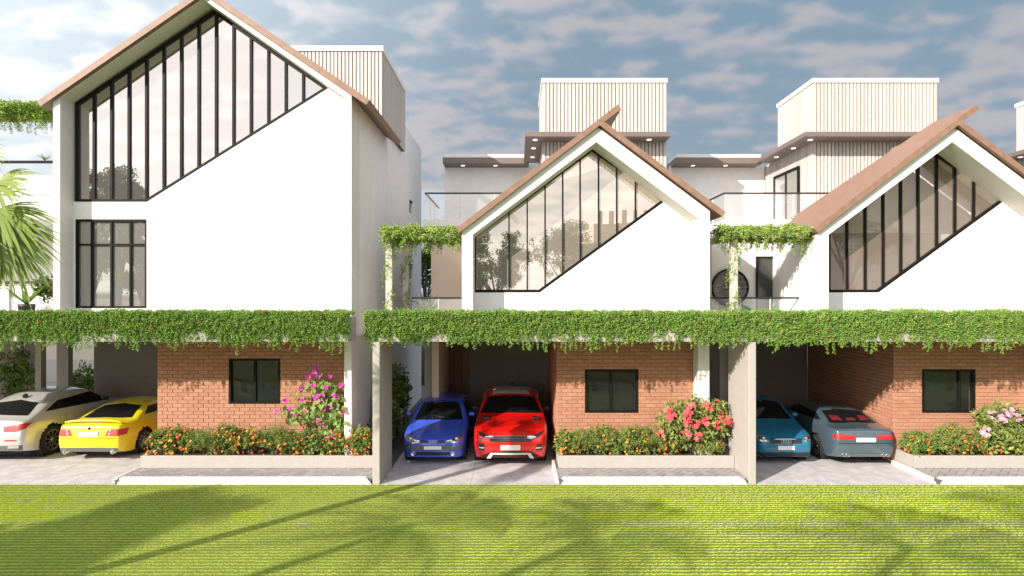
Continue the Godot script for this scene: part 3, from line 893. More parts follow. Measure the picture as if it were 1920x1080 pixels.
		for q in [-0.32, -0.16, 0.0, 0.16, 0.32]:
			var hw := sqrt(0.25 - q * q)
			s = mb(); box(s, c + Vector3(-hw, q - 0.022, 0.032), c + Vector3(hw, q + 0.022, 0.055)); obj("louvre", s, M.canopy_edge, rw)
		var dd := part_group("balcony_door", h)
		s = mb(); box(s, P(1420, 484, 17.2) + Vector3(0, 0, 0.0), Vector3(PX(1450, 17.2), 3.63, -17.16)); obj("pane", s, M.glass_dark, dd)
		s = mb(); box(s, P(1417, 481, 17.2), Vector3(PX(1420, 17.2), 3.63, -17.14)); obj("door_frame", s, M.frame_black, dd)
		s = mb(); box(s, P(1420, 481, 17.2), Vector3(PX(1450, 17.2), PY(484, 17.2), -17.14)); obj("door_frame", s, M.frame_black, dd)
	# ---- pergola: posts and beams
	var pg := part_group("pergola", h)
	for q in [[730.0, 15.1], [761.0, 17.2]]:
		var px := PX(q[0], q[1]) + dx
		s = mb(); box(s, Vector3(px - 0.08, 3.63, -q[1] - 0.08), Vector3(px + 0.08, PY(448, 15.1), -q[1] + 0.08)); obj("post", s, M.post_stone, pg)
	s = mb(); box(s, Vector3(PX(718, 15.1) + dx, PY(448, 15.1) + 0.001, -14.95), Vector3(X0 - 0.01, PY(438, 15.1), -15.25)); obj("beam", s, M.post_stone, pg)
	s = mb(); box(s, Vector3(PX(718, 15.1) + dx, PY(448, 15.1) + 0.002, -15.26), Vector3(PX(718, 15.1) + dx + 0.25, PY(438, 15.1) - 0.002, -17.2)); obj("beam", s, M.post_stone, pg)
	# ---- canopy along the front of the plot
	box_part("canopy", h, Vector3(-3.36 + dx, 3.36, -13.86), Vector3(5.46 + dx, 3.92, -14.59), M.concrete)
	# ---- brick wall
	var bx0 := PX(1043.5, db) + dx; var bx1 := PX(1309, 15.0) + dx + 0.05
	var hole := [PX(1097, db) + dx - bx0, PY(774, db), PX(1197, db) + dx - bx0, PY(692.5, db)]
	brick_block(h, bx0, bx1 - 0.002, db, hole, 0.275, 0.098, 20.0, [PX(1145, db) + dx] if k == 0 else [PX(1800 - 632, db) + dx], M.glass_dark)
	# ---- carport: back wall, timber door, post
	box_part("carport_wall", h, Vector3(-2.28 + dx, 0, -20.0), Vector3(bx0, 3.40, -20.2), M.shaded_taupe_render)
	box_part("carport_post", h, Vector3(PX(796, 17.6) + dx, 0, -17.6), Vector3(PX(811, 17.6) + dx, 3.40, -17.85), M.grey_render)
	var td := part_group("timber_door", h)
	for i in 5:
		s = mb(); box(s, Vector3(-2.9 + dx + 0.26 * i + 0.006, 0.02, -19.9), Vector3(-2.9 + dx + 0.26 * (i + 1) - 0.006, 3.3, -19.96)); obj("plank", s, M.wood_door, td)
	# side passage: slatted screen over a low wall
	var sc := part_group("side_screen", h)
	for i in 7:
		s = mb(); var x := X1 + 0.08 + 0.115 * i
		box(s, Vector3(x, 1.55, -18.0), Vector3(x + 0.055, 3.38, -18.06)); obj("bar", s, M.grey_render, sc)
	box_part("passage_wall", h, Vector3(X1 + 0.01, 0, -18.01), Vector3(X1 + 0.95, 1.55, -18.2), M.cream_render)
	box_part("passage_wall", h, Vector3(X1 + 0.01, 0, -19.5), Vector3(X1 + 0.95, 3.38, -19.7), M.grey_render)

func fins() -> void:   # the thin walls between the plots that carry the canopies
	for k in 3:
		var x := -3.385 + PLOT * (k - 0)
		var o: MeshInstance3D
		var s := mb()
		if k < 2:
			# chamfered arrises
			var c := 0.012; var x1 := x + 0.175
			flat_prism(s, PackedVector2Array([Vector2(x + c, -13.81), Vector2(x1 - c, -13.81), Vector2(x1, -13.81 - c), Vector2(x1, -15.15), Vector2(x, -15.15), Vector2(x, -13.81 - c)]), 0.0, 3.357)
			o = obj("partition_wall", s, M.planter_concrete)
			tag(o, ["thin concrete partition wall between the brick flower bed and blue hatchback", "thin concrete partition wall between pink flowering bush and teal hatchback"][k], "wall")

func planters() -> void:
	var spans := [[-9.42, -3.40, "long concrete planter below the magenta bougainvillea"], [1.06, 5.46, "concrete planter holding the coral pink flowering bush"], [9.96, 14.3, "concrete planter beside grey coupe, holding mauve pink bush"]]
	for a in spans:
		var t := thing("flower_planter", a[2], "planter", Vector3((a[0] + a[1]) / 2, 0.12, -14.9))
		var s := mb()
		# front and end walls with a chamfered rim
		var prof := PackedVector2Array([Vector2(0, 0.121), Vector2(0, 0.41), Vector2(0.008, 0.42), Vector2(0.082, 0.42), Vector2(0.09, 0.41), Vector2(0.09, 0.121)])
		for i in prof.size() - 1:
			var p := prof[i]; var q := prof[i + 1]
			quad(s, Vector3(a[0], p.y, -14.71 - p.x), Vector3(a[1], p.y, -14.71 - p.x), Vector3(a[1], q.y, -14.71 - q.x), Vector3(a[0], q.y, -14.71 - q.x))
		tri(s, Vector3(a[0], 0.121, -14.71), Vector3(a[0], 0.42, -14.718), Vector3(a[0], 0.121, -14.80))
		tri(s, Vector3(a[0], 0.42, -14.718), Vector3(a[0], 0.42, -14.792), Vector3(a[0], 0.121, -14.80))
		obj("planter_front", s, M.planter_concrete, t)
		s = mb(); box(s, Vector3(a[0], -0.005, -14.801), Vector3(a[0] + 0.09, 0.42, -15.6)); obj("planter_end", s, M.planter_concrete, t)
		s = mb(); box(s, Vector3(a[0] + 0.091, 0.13, -14.802), Vector3(a[1] - 0.01, 0.36, -15.40)); obj("soil", s, M.soil, t)
# ---------------------------------------------------------------- cars: u runs from the nose (0) to the tail (L); the nose points to +z
func curve(pts: Array, u: float) -> float:   # smooth curve through [u, value] without overshoot
	if u <= pts[0][0]: return pts[0][1]
	if u >= pts[-1][0]: return pts[-1][1]
	var i := 0
	while pts[i + 1][0] < u: i += 1
	var slope := func(k: int) -> float: return (pts[k + 1][1] - pts[k][1]) / (pts[k + 1][0] - pts[k][0])
	var tan_at := func(k: int) -> float:
		if k == 0 or k == pts.size() - 1: return slope.call(mini(k, pts.size() - 2))
		var a: float = slope.call(k - 1); var b: float = slope.call(k)
		return 0.0 if a * b <= 0.0 else 2.0 * a * b / (a + b)
	var h: float = pts[i + 1][0] - pts[i][0]
	var t: float = (u - pts[i][0]) / h
	var m0: float = tan_at.call(i) * h; var m1: float = tan_at.call(i + 1) * h
	var t2 := t * t; var t3 := t2 * t
	return (2 * t3 - 3 * t2 + 1) * pts[i][1] + (t3 - 2 * t2 + t) * m0 + (-2 * t3 + 3 * t2) * pts[i + 1][1] + (t3 - t2) * m1

class Car:
	var L := 4.0; var W := 1.7; var belt := 0.9; var roof_w := 0.72; var roof_y := 1.4
	var top := []; var bot := []; var plan := []
	var cap := []          # how far the upper edge is rounded, along u
	var nose := 0.10; var nose_y := 0.45; var tail := 0.06; var tail_y := 0.6

var cur: Car

func half_at(c: Car, u: float, y: float) -> float:
	var yt := curve(c.top, u); var yb := curve(c.bot, u)
	var w := c.W / 2 * curve(c.plan, u)
	var k := 1.0
	if y < c.belt:
		var s := (y - 0.15) / (c.belt - 0.15)
		k = 1.0 - 0.07 * pow(maxf(0.0, 0.5 - s) / 0.5, 2.0) - 0.05 * pow(maxf(0.0, s - 0.55) / 0.45, 2.0)
	else:
		var t := clampf((y - c.belt) / (c.roof_y - c.belt), 0, 1.1)
		k = 0.95 - (0.95 - c.roof_w) * (t * 0.75 + 0.25 * t * t) - 0.018 * minf(1.0, t * 20.0)
	var r := minf(curve(c.cap, u), (yt - yb) * 0.6)
	if y > yt - r:
		var q := clampf((y - (yt - r)) / r, 0, 1)
		k *= pow(maxf(0.0, 1.0 - pow(q, 2.6)), 1 / 2.6)
	return w * k

func car_z(c: Car, u: float, y: float) -> float:   # nose and tail lean with height
	var f := maxf(0.0, 1.0 - u / 0.7); var g := maxf(0.0, 1.0 - (c.L - u) / 0.7)
	return c.L / 2 - u - c.nose * f * f * pow(absf(y - c.nose_y) / 0.35, 1.7) + c.tail * g * g * pow(absf(y - c.tail_y) / 0.35, 1.7)

func on_front(c: Car, x: float, y: float, off: float) -> Vector3:
	var last := 0.0; var u := 0.0
	while u < c.L * 0.7:
		if y <= curve(c.top, u) and absf(x) <= half_at(c, u, y): break
		last = u; u += 0.03
	for k in 6:
		var m := (last + u) / 2
		if y <= curve(c.top, m) and absf(x) <= half_at(c, m, y): u = m
		else: last = m
	return Vector3(x, y, car_z(c, u, y) + off)

func on_rear(c: Car, x: float, y: float, off: float) -> Vector3:
	var last := c.L; var u := c.L
	while u > c.L * 0.3:
		if y <= curve(c.top, u) and absf(x) <= half_at(c, u, y): break
		last = u; u -= 0.03
	for k in 6:
		var m := (last + u) / 2
		if y <= curve(c.top, m) and absf(x) <= half_at(c, m, y): u = m
		else: last = m
	return Vector3(x, y, car_z(c, u, y) - off)

func on_side(c: Car, u: float, y: float, off: float, side: float) -> Vector3:
	return Vector3(side * (half_at(c, u, y) + off), y, car_z(c, u, y))

# a piece of the skin: lower and upper edge given as points of the view (front, rear: x, y; side: u, y)
func patch(c: Car, view: String, lo: Array, up: Array, off := 0.008, nu := 6, nv := 5, side := 1.0) -> SurfaceTool:
	var s := mb()
	s.set_smooth_group(0)
	var grid := []
	var n := (lo.size() - 1) * nu
	for i in n + 1:
		var f := float(i) / nu
		var k := mini(int(f), lo.size() - 2)
		var t := f - k
		var a: Vector2 = lo[k].lerp(lo[k + 1], t); var b: Vector2 = up[k].lerp(up[k + 1], t)
		var row := []
		for j in nv + 1:
			var q := a.lerp(b, float(j) / nv)
			if view == "front": row.append(on_front(c, q.x, q.y, off))
			elif view == "rear": row.append(on_rear(c, q.x, q.y, off))
			else: row.append(on_side(c, q.x, q.y, off, side))
		grid.append(row)
	var flip := view == "rear" or (view == "side" and side > 0)
	for i in n:
		for j in nv:
			if flip: quad(s, grid[i + 1][j], grid[i][j], grid[i][j + 1], grid[i + 1][j + 1])
			else: quad(s, grid[i][j], grid[i + 1][j], grid[i + 1][j + 1], grid[i][j + 1])
	return s

func lpart(called: String, s: SurfaceTool, m: Material, parent: Node3D) -> MeshInstance3D:   # a part in its car's own axes
	return mesh_part(called, done(s), m, parent)

func V(a: Array) -> Array:
	var r := []
	for i in range(0, a.size(), 2): r.append(Vector2(a[i], a[i + 1]))
	return r

func mirrored(a: Array) -> Array:
	var r := []
	for v in a: r.append(Vector2(-v.x, v.y))
	r.reverse()
	return r

func car_body(c: Car, root: Node3D, paint: Material, wheels: Array, wr: float, holes: Array) -> void:
	var NU := 120; var NV := 26; var nc := 8
	var pos := []
	for i in NU + 1:
		var t := float(i) / NU
		var u := c.L * (t - 0.8 * sin(TAU * t) / TAU)
		var yb := curve(c.bot, u); var yt := curve(c.top, u)
		var r := minf(curve(c.cap, u), (yt - yb) * 0.6)
		var row := []
		for j in NV + 1:
			var y: float
			if j <= NV - nc: y = lerpf(yb, yt - r, float(j) / (NV - nc))
			else: y = yt - r + r * sin(PI / 2 * float(j - (NV - nc)) / nc)
			row.append([Vector3(half_at(c, u, y), y, car_z(c, u, y)), u])
		pos.append(row)
	var s := mb()
	s.set_smooth_group(0)
	var m := func(v: Vector3) -> Vector3: return Vector3(-v.x, v.y, v.z)
	for i in NU:
		for j in NV:
			var a: Vector3 = pos[i][j][0]; var b: Vector3 = pos[i + 1][j][0]; var d: Vector3 = pos[i + 1][j + 1][0]; var e: Vector3 = pos[i][j + 1][0]
			var mid := (a + b + d + e) / 4
			var skip := false
			if mid.y < c.belt - 0.08:
				for w in wheels:
					if Vector2(pos[i][j][1] - w, mid.y - wr).length() < wr + 0.045: skip = true
			if skip: continue
			quad(s, a, b, d, e)
			quad(s, m.call(b), m.call(a), m.call(e), m.call(d))
		var p: Vector3 = pos[i][0][0]; var q: Vector3 = pos[i + 1][0][0]
		quad(s, m.call(p), m.call(q), q, p)
		p = pos[i][NV][0]; q = pos[i + 1][NV][0]
		if p.x > 0.001 or q.x > 0.001: quad(s, p, q, m.call(q), m.call(p))
	for j in NV:
		var a: Vector3 = pos[0][j][0]; var b: Vector3 = pos[0][j + 1][0]
		quad(s, m.call(a), a, b, m.call(b))
		a = pos[NU][j][0]; b = pos[NU][j + 1][0]
		quad(s, a, m.call(a), m.call(b), b)
	lpart("body", s, paint, root)
	# wheels and the dark housings behind them
	for w in wheels:
		for sd in [-1.0, 1.0]:
			var x: float = sd * (half_at(c, w, wr + 0.05))
			var at := Vector3(x, wr, car_z(c, w, wr))
			s = mb()
			lathe(s, [[-sd * 0.26, 0.001], [-sd * 0.26, wr + 0.06], [-sd * 0.012, wr + 0.05]], at, 0, 26)
			lpart("wheel_housing", s, M.rubber, root)
			var wn := Node3D.new(); wn.name = "wheel"; root.add_child(wn, true)
			s = mb()
			lathe(s, [[-sd * 0.20, wr * 0.60], [-sd * 0.20, wr * 0.93], [-sd * 0.17, wr * 0.995], [-sd * 0.05, wr], [-sd * 0.02, wr * 0.95], [-sd * 0.012, wr * 0.72], [-sd * 0.02, wr * 0.69], [-sd * 0.06, wr * 0.66]], at, 0, 28)
			lpart("tyre", s, M.rubber, wn)
			s = mb()
			lathe(s, [[-sd * 0.018, wr * 0.71], [-sd * 0.02, wr * 0.65], [-sd * 0.11, wr * 0.60], [-sd * 0.12, 0.001]], at, 0, 28)
			lpart("rim_barrel", s, M.frame_black, wn)
			s = mb()
			lathe(s, [[-sd * 0.016, wr * 0.70], [-sd * 0.012, wr * 0.67], [-sd * 0.03, wr * 0.63]], at, 0, 28)
			for k in 10:
				var a := TAU * k / 10.0
				var o := Vector3(0, cos(a), sin(a)); var t := Vector3(0, -sin(a), cos(a)) * 0.017
				var p0 := at + Vector3(-sd * 0.04, 0, 0) + o * 0.03; var p1 := at + Vector3(-sd * 0.022, 0, 0) + o * wr * 0.65
				var bk := Vector3(-sd * 0.03, 0, 0)
				hexa(s, [p0 - t, p0 + t, p1 + t, p1 - t, p0 - t + bk, p0 + t + bk, p1 + t + bk, p1 - t + bk])
			ball(s, at + Vector3(-sd * 0.04, 0, 0), Vector3(0.02, 0.045, 0.045))
			lpart("rim", s, M.alloy, wn)
	# sill shadow gap: dark underfloor
	s = mb()
	box(s, Vector3(-c.W * 0.40, 0.13, c.L / 2 - 0.35), Vector3(c.W * 0.40, 0.32, -c.L / 2 + 0.4))
	lpart("underfloor", s, M.rubber, root)

func side_windows(c: Car, root: Node3D, spans: Array) -> void:   # each: [lower edge, upper edge]
	for sd in [-1.0, 1.0]:
		for q in spans:
			lpart("side_window", patch(c, "side", V(q[0]), V(q[1]), 0.007, 8, 6, sd), M.car_glass, root)

func mirror(c: Car, root: Node3D, u: float, y: float, m: Material) -> void:
	for sd in [-1.0, 1.0]:
		var p := on_side(c, u, y, 0.0, sd)
		var s := mb()
		ball(s, p + Vector3(sd * 0.13, 0.03, -0.02), Vector3(0.095, 0.062, 0.055), 12, 8)
		var mm := lpart("mirror", s, m, root)
		s = mb()
		tube(s, [p + Vector3(-sd * 0.03, -0.02, -0.02), p + Vector3(sd * 0.10, 0.0, -0.02)], [0.022, 0.018], 6)
		lpart("mirror_arm", s, M.car_trim, mm)

func shut_lines(c: Car, root: Node3D, doors: Array, bonnet: Array) -> void:
	for sd in [-1.0, 1.0]:
		for u in doors:
			lpart("door_gap", patch(c, "side", V([u - 0.005, 0.30, u + 0.005, 0.30]), V([u - 0.005, c.belt - 0.01, u + 0.005, c.belt - 0.01]), 0.003, 1, 10, sd), M.car_trim, root)
	if bonnet:
		for sd in [-1, 1]:
			var lo := V([bonnet[0], bonnet[1], bonnet[0] + 0.010, bonnet[1]]); var up := V([bonnet[2], bonnet[3], bonnet[2] + 0.010, bonnet[3]])
			if sd < 0: lo = mirrored(lo); up = mirrored(up)
			lpart("bonnet_gap", patch(c, "front", lo, up, 0.004, 1, 10), M.car_trim, root)

func plate(c: Car, root: Node3D, view: String, x: float, y: float, w: float, h: float) -> void:
	var s := mb()
	var p := on_front(c, x, y, 0.012) if view == "front" else on_rear(c, x, y, 0.012)
	var d := 0.012 if view == "front" else -0.012
	box(s, p + Vector3(-w / 2, -h / 2, -0.03 if d > 0 else 0.03), p + Vector3(w / 2, h / 2, d))
	lpart("number_plate", s, M.plate, root)

func car_thing(called: String, label: String, at: Vector3, turned: bool, c: Car, size := 1.03) -> Node3D:
	var t := thing(called, label, "car", at)
	if turned: t.rotation.y = PI
	t.scale = Vector3.ONE * size
	t.set_meta("group", "cars parked in the carports")
	cur = c
	return t

func paint_mat(key: String, col: Color, metal := 0.0, rough := 0.3) -> StandardMaterial3D:
	var m := mat(key, col, rough, metal)
	m.clearcoat_enabled = true; m.clearcoat = 1.0; m.clearcoat_roughness = 0.03
	return m

func torus(s: SurfaceTool, c: Vector3, r: float, t: float, n := 20) -> void:   # ring facing +-z
	var pts := []; var rad := []
	for i in n + 1:
		pts.append(c + Vector3(cos(TAU * i / n) * r, sin(TAU * i / n) * r, 0)); rad.append(t)
	tube(s, pts, rad, 6)

func make_cars() -> void:
	rng.seed = 9
	paint_mat("paint_silver", Color(0.60, 0.595, 0.59), 0.35, 0.32)
	paint_mat("paint_yellow", Color(0.80, 0.66, 0.006), 0.0, 0.3)
	paint_mat("paint_blue", Color(0.045, 0.11, 0.72), 0.1, 0.3)
	paint_mat("paint_red", Color(0.72, 0.008, 0.006), 0.05, 0.3)
	paint_mat("paint_teal", Color(0.010, 0.155, 0.285), 0.1, 0.3)
	paint_mat("paint_slate", Color(0.075, 0.115, 0.145), 0.3, 0.3)
	paint_mat("paint_white", Color(0.7, 0.69, 0.67), 0.0, 0.3)
	mat("rubber", Color(0.012, 0.012, 0.012), 0.85)
	mat("car_glass", Color(0.008, 0.009, 0.010), 0.03)
	M.car_glass.metallic_specular = 0.32
	mat("car_trim", Color(0.018, 0.018, 0.019), 0.5)
	mat("bumper_grey", Color(0.11, 0.115, 0.12), 0.5)
	mat("alloy", Color(0.55, 0.55, 0.55), 0.25, 0.9)
	mat("chrome", Color(0.75, 0.75, 0.76), 0.08, 1.0)
	mat("plate", Color(0.78, 0.78, 0.77), 0.5)
	mat("lens", Color(0.75, 0.78, 0.80, 0.25), 0.04, 0.25)
	mat("lamp_bowl", Color(0.62, 0.63, 0.65), 0.12, 0.9)
	mat("lamp_red", Color(0.45, 0.006, 0.010), 0.08)
	M.lamp_red.clearcoat_enabled = true
	mat("lamp_amber", Color(0.75, 0.22, 0.02), 0.1)
	mat("seat_red", Color(0.14, 0.008, 0.018), 0.6)
	mat("seat_grey", Color(0.06, 0.06, 0.065), 0.8)
	hatch_blue(); suv_red(); hatch_teal(); coupe_slate(); coupe_yellow(); suv_silver()

func lamp_unit(root: Node3D, lens: SurfaceTool, bulbs: Array, called: String) -> void:
	var l := lpart(called, lens, M.lamp_bowl, root)
	for b in bulbs:
		var s := mb()
		ball(s, b[0], Vector3(b[1], b[1], 0.02), 12, 6)
		lpart("lamp_lens", s, M.car_glass if b.size() > 2 else M.chrome, l)

func hatch_blue() -> void:
	var c := Car.new()
	c.L = 3.95; c.W = 1.66; c.belt = 0.90; c.roof_y = 1.38; c.roof_w = 0.70
	c.top = [[0, 0.66], [0.12, 0.71], [0.45, 0.80], [0.95, 0.905], [1.25, 1.02], [1.75, 1.31], [2.1, 1.375], [2.7, 1.38], [3.2, 1.33], [3.5, 1.22], [3.75, 1.0], [3.95, 0.92]]
	c.bot = [[0, 0.20], [0.4, 0.17], [3.5, 0.17], [3.95, 0.28]]
	c.plan = [[0, 0.66], [0.06, 0.78], [0.2, 0.90], [0.5, 0.975], [1.0, 1.0], [3.0, 1.0], [3.6, 0.96], [3.95, 0.84]]
	c.cap = [[0, 0.10], [0.8, 0.12], [1.3, 0.14], [2.0, 0.14], [3.95, 0.12]]
	var t := car_thing("hatchback_car", "bright blue hatchback parked nose outwards next to red car", Vector3(PX(812, 15.35), 0.006, -15.35 - c.L / 2), false, c)
	car_body(c, t, M.paint_blue, [0.76, 3.28], 0.29, [])
	lpart("windscreen", patch(c, "front", V([-0.655, 0.93, 0.0, 0.945, 0.655, 0.93]), V([-0.50, 1.285, 0.0, 1.335, 0.50, 1.285]), 0.008, 12, 8), M.car_glass, t)
	side_windows(c, t, [[[1.30, 0.93, 2.05, 0.95], [1.78, 1.24, 2.05, 1.30]], [[2.12, 0.95, 2.95, 0.98], [2.12, 1.30, 2.80, 1.28]]])
	for sd in [-1, 1]:
		var lo := V([0.33, 0.575, 0.50, 0.565, 0.66, 0.60, 0.735, 0.66]); var up := V([0.35, 0.635, 0.50, 0.665, 0.64, 0.715, 0.715, 0.745])
		if sd < 0: lo = mirrored(lo); up = mirrored(up)
		lamp_unit(t, patch(c, "front", lo, up, 0.010, 6, 5), [[on_front(c, sd * 0.46, 0.62, 0.012), 0.045], [on_front(c, sd * 0.59, 0.65, 0.012), 0.05]], "headlight")
		lo = V([0.10, 0.57, 0.31, 0.58]); up = V([0.13, 0.635, 0.31, 0.645])
		if sd < 0: lo = mirrored(lo); up = mirrored(up)
		lpart("grille", patch(c, "front", lo, up, 0.012, 8, 4), M.car_trim, t)
		var fs := mb()
		lathe(fs, [[0.0, 0.055], [0.02, 0.055], [0.02, 0.042], [0.005, 0.036], [0.005, 0.001]], on_front(c, sd * 0.50, 0.30, 0.0), 2, 18)
		lpart("fog_lamp", fs, M.chrome, t)
	lpart("bumper_band", patch(c, "front", V([-0.76, 0.40, 0, 0.39, 0.76, 0.40]), V([-0.76, 0.51, 0, 0.515, 0.76, 0.51]), 0.014, 14, 4), M.bumper_grey, t)
	lpart("lower_intake", patch(c, "front", V([-0.46, 0.265, 0, 0.255, 0.46, 0.265]), V([-0.48, 0.335, 0, 0.345, 0.48, 0.335]), 0.010, 14, 4), M.car_trim, t)
	# diamond badge
	var s := mb()
	var b := on_front(c, 0, 0.605, 0.02)
	var o := [Vector3(0, 0.062, 0), Vector3(-0.042, 0, 0), Vector3(0, -0.062, 0), Vector3(0.042, 0, 0)]
	for i in 4:
		var p: Vector3 = o[i]; var q: Vector3 = o[(i + 1) % 4]
		hexa(s, [b + p, b + q, b + q * 0.5, b + p * 0.5, b + p - Vector3(0, 0, 0.02), b + q - Vector3(0, 0, 0.02), b + q * 0.5 - Vector3(0, 0, 0.02), b + p * 0.5 - Vector3(0, 0, 0.02)])
	lpart("badge", s, M.chrome, t)
	plate(c, t, "front", 0.0, 0.455, 0.44, 0.085)
	mirror(c, t, 1.45, 0.98, M.paint_blue)
	shut_lines(c, t, [1.20, 2.08], [0.58, 0.70, 0.66, 0.90])
	for sd in [-1.0, 1.0]:
		s = mb(); tube(s, [on_front(c, 0.1 + sd * 0.25, 0.96, 0.02), on_front(c, 0.1 + sd * 0.02 - 0.3, 1.02, 0.02)], [0.012, 0.008], 5); lpart("wiper", s, M.car_trim, t)

func suv_red() -> void:
	var c := Car.new()
	c.L = 4.2; c.W = 1.93; c.belt = 1.03; c.roof_y = 1.56; c.roof_w = 0.755
	c.top = [[0, 0.80], [0.10, 0.88], [0.4, 0.955], [1.0, 1.03], [1.35, 1.08], [1.95, 1.48], [2.3, 1.555], [3.0, 1.55], [3.7, 1.46], [3.95, 1.32], [4.1, 1.05], [4.2, 0.95]]
	c.bot = [[0, 0.24], [0.4, 0.21], [3.7, 0.21], [4.2, 0.32]]
	c.plan = [[0, 0.76], [0.05, 0.86], [0.18, 0.945], [0.5, 0.99], [1.0, 1.0], [3.4, 1.0], [3.9, 0.96], [4.2, 0.88]]
	c.cap = [[0, 0.09], [0.8, 0.11], [1.4, 0.12], [2.2, 0.12], [4.2, 0.12]]
	c.nose = 0.07; c.nose_y = 0.55
	var t := car_thing("suv_car", "bright red sport utility car with pale roof and white bumper blade", Vector3(PX(957, 15.2), 0.006, -15.2 - c.L / 2), false, c)
	car_body(c, t, M.paint_red, [0.84, 3.42], 0.36, [])
	lpart("windscreen", patch(c, "front", V([-0.85, 1.075, 0.0, 1.095, 0.85, 1.075]), V([-0.655, 1.44, 0.0, 1.49, 0.655, 1.44]), 0.008, 12, 8), M.car_glass, t)
	side_windows(c, t, [[[1.36, 1.075, 3.8, 1.12], [1.95, 1.45, 3.6, 1.43]]])
	# pale roof panel, laid over the skin
	var s := mb(); s.set_smooth_group(0)
	var n := 10; var gx := 12
	for i in n:
		for j in gx:
			var v := []
			for e in [[0, 0], [0, 1], [1, 1], [1, 0]]:
				var u := lerpf(2.02, 3.72, float(i + e[0]) / n); var q := lerpf(-1, 1, float(j + e[1]) / gx)
				var yt := curve(c.top, u)
				var y := yt - 0.105 * pow(absf(q), 3.0)
				v.append(Vector3(q * half_at(c, u, yt - 0.105) * 1.008, y + 0.012, car_z(c, u, y)))
			quad(s, v[0], v[1], v[2], v[3])
	lpart("roof_panel", s, M.paint_white, t)
	s = mb(); ball(s, Vector3(0.02, 1.585, c.L / 2 - 3.3), Vector3(0.035, 0.05, 0.08)); lpart("aerial", s, M.car_trim, t)
	for sd in [-1, 1]:
		var lo := V([0.40, 0.715, 0.55, 0.715, 0.72, 0.775, 0.86, 0.865]); var up := V([0.40, 0.80, 0.55, 0.805, 0.72, 0.845, 0.865, 0.885])
		if sd < 0: lo = mirrored(lo); up = mirrored(up)
		var hl := patch(c, "front", lo, up, 0.012, 6, 5)
		var l := lpart("headlight", hl, M.car_trim, t)
		lo = V([0.42, 0.725, 0.53, 0.72, 0.64, 0.755]); up = V([0.42, 0.79, 0.53, 0.795, 0.62, 0.81])
		if sd < 0: lo = mirrored(lo); up = mirrored(up)
		lpart("lamp_lens", patch(c, "front", lo, up, 0.018, 6, 4), M.lamp_bowl, l)
		# vertical side intake with a bright slat
		lo = V([0.64, 0.42, 0.80, 0.44]); up = V([0.66, 0.60, 0.79, 0.60])
		if sd < 0: lo = mirrored(lo); up = mirrored(up)
		var si := lpart("side_intake", patch(c, "front", lo, up, 0.012, 6, 6), M.car_trim, t)
		lo = V([0.645, 0.475, 0.79, 0.485]); up = V([0.645, 0.515, 0.78, 0.52])
		if sd < 0: lo = mirrored(lo); up = mirrored(up)
		lpart("bright_slat", patch(c, "front", lo, up, 0.022, 6, 2), M.chrome, si)
		# vent on the bonnet
		s = mb(); var p := Vector3(sd * 0.66, 1.055, c.L / 2 - 0.98); box(s, p - Vector3(0.07, 0.03, 0.10), p + Vector3(0.07, 0.02, 0.10)); lpart("bonnet_vent", s, M.car_trim, t)
	lpart("grille", patch(c, "front", V([-0.52, 0.655, 0, 0.64, 0.52, 0.655]), V([-0.50, 0.785, 0, 0.795, 0.50, 0.785]), 0.012, 14, 5), M.car_trim, t)
	for y in [0.685, 0.725, 0.765]:
		lpart("grille_bar", patch(c, "front", V([-0.46, y, 0, y - 0.008, 0.46, y]), V([-0.46, y + 0.012, 0, y + 0.005, 0.46, y + 0.012]), 0.02, 12, 1), M.bumper_grey, t)
	plate(c, t, "front", 0.0, 0.50, 0.50, 0.125)
	lpart("lower_intake", patch(c, "front", V([-0.78, 0.255, 0, 0.25, 0.78, 0.255]), V([-0.52, 0.385, 0, 0.395, 0.52, 0.385]), 0.014, 14, 4), M.car_trim, t)
	s = patch(c, "front", V([-0.42, 0.325, 0, 0.32, 0.42, 0.325]), V([-0.50, 0.375, 0, 0.37, 0.50, 0.375]), 0.05, 12, 2)
	lpart("bumper_blade", s, M.paint_white, t)
	for sd in [-1, 1]:
		var lo := V([0.50, 0.225, 0.60, 0.225]); var up := V([0.40, 0.375, 0.50, 0.375])
		if sd < 0: lo = mirrored(lo); up = mirrored(up)
		lpart("bumper_blade", patch(c, "front", lo, up, 0.052, 4, 4), M.paint_white, t)
	mirror(c, t, 1.68, 1.13, M.car_trim)
	shut_lines(c, t, [1.5, 2.8], [0.74, 0.90, 0.80, 1.045])
	# lettering across the bonnet edge
	var text := "RANGE ROVER"
	for i in text.length():
		if text[i] == " ": continue
		var tm := TextMesh.new()
		tm.text = text[i]; tm.font = SystemFont.new(); tm.font.font_names = PackedStringArray(["Droid Sans"]); tm.font_size = 24; tm.pixel_size = 0.0026; tm.depth = 0.012
		var x := (i - 5.0) * 0.081
		var p := on_front(c, x, 0.86, 0.012)
		mesh_part("letter", tm, M.chrome, t, Transform3D(Basis(Vector3.RIGHT, -0.75), p))

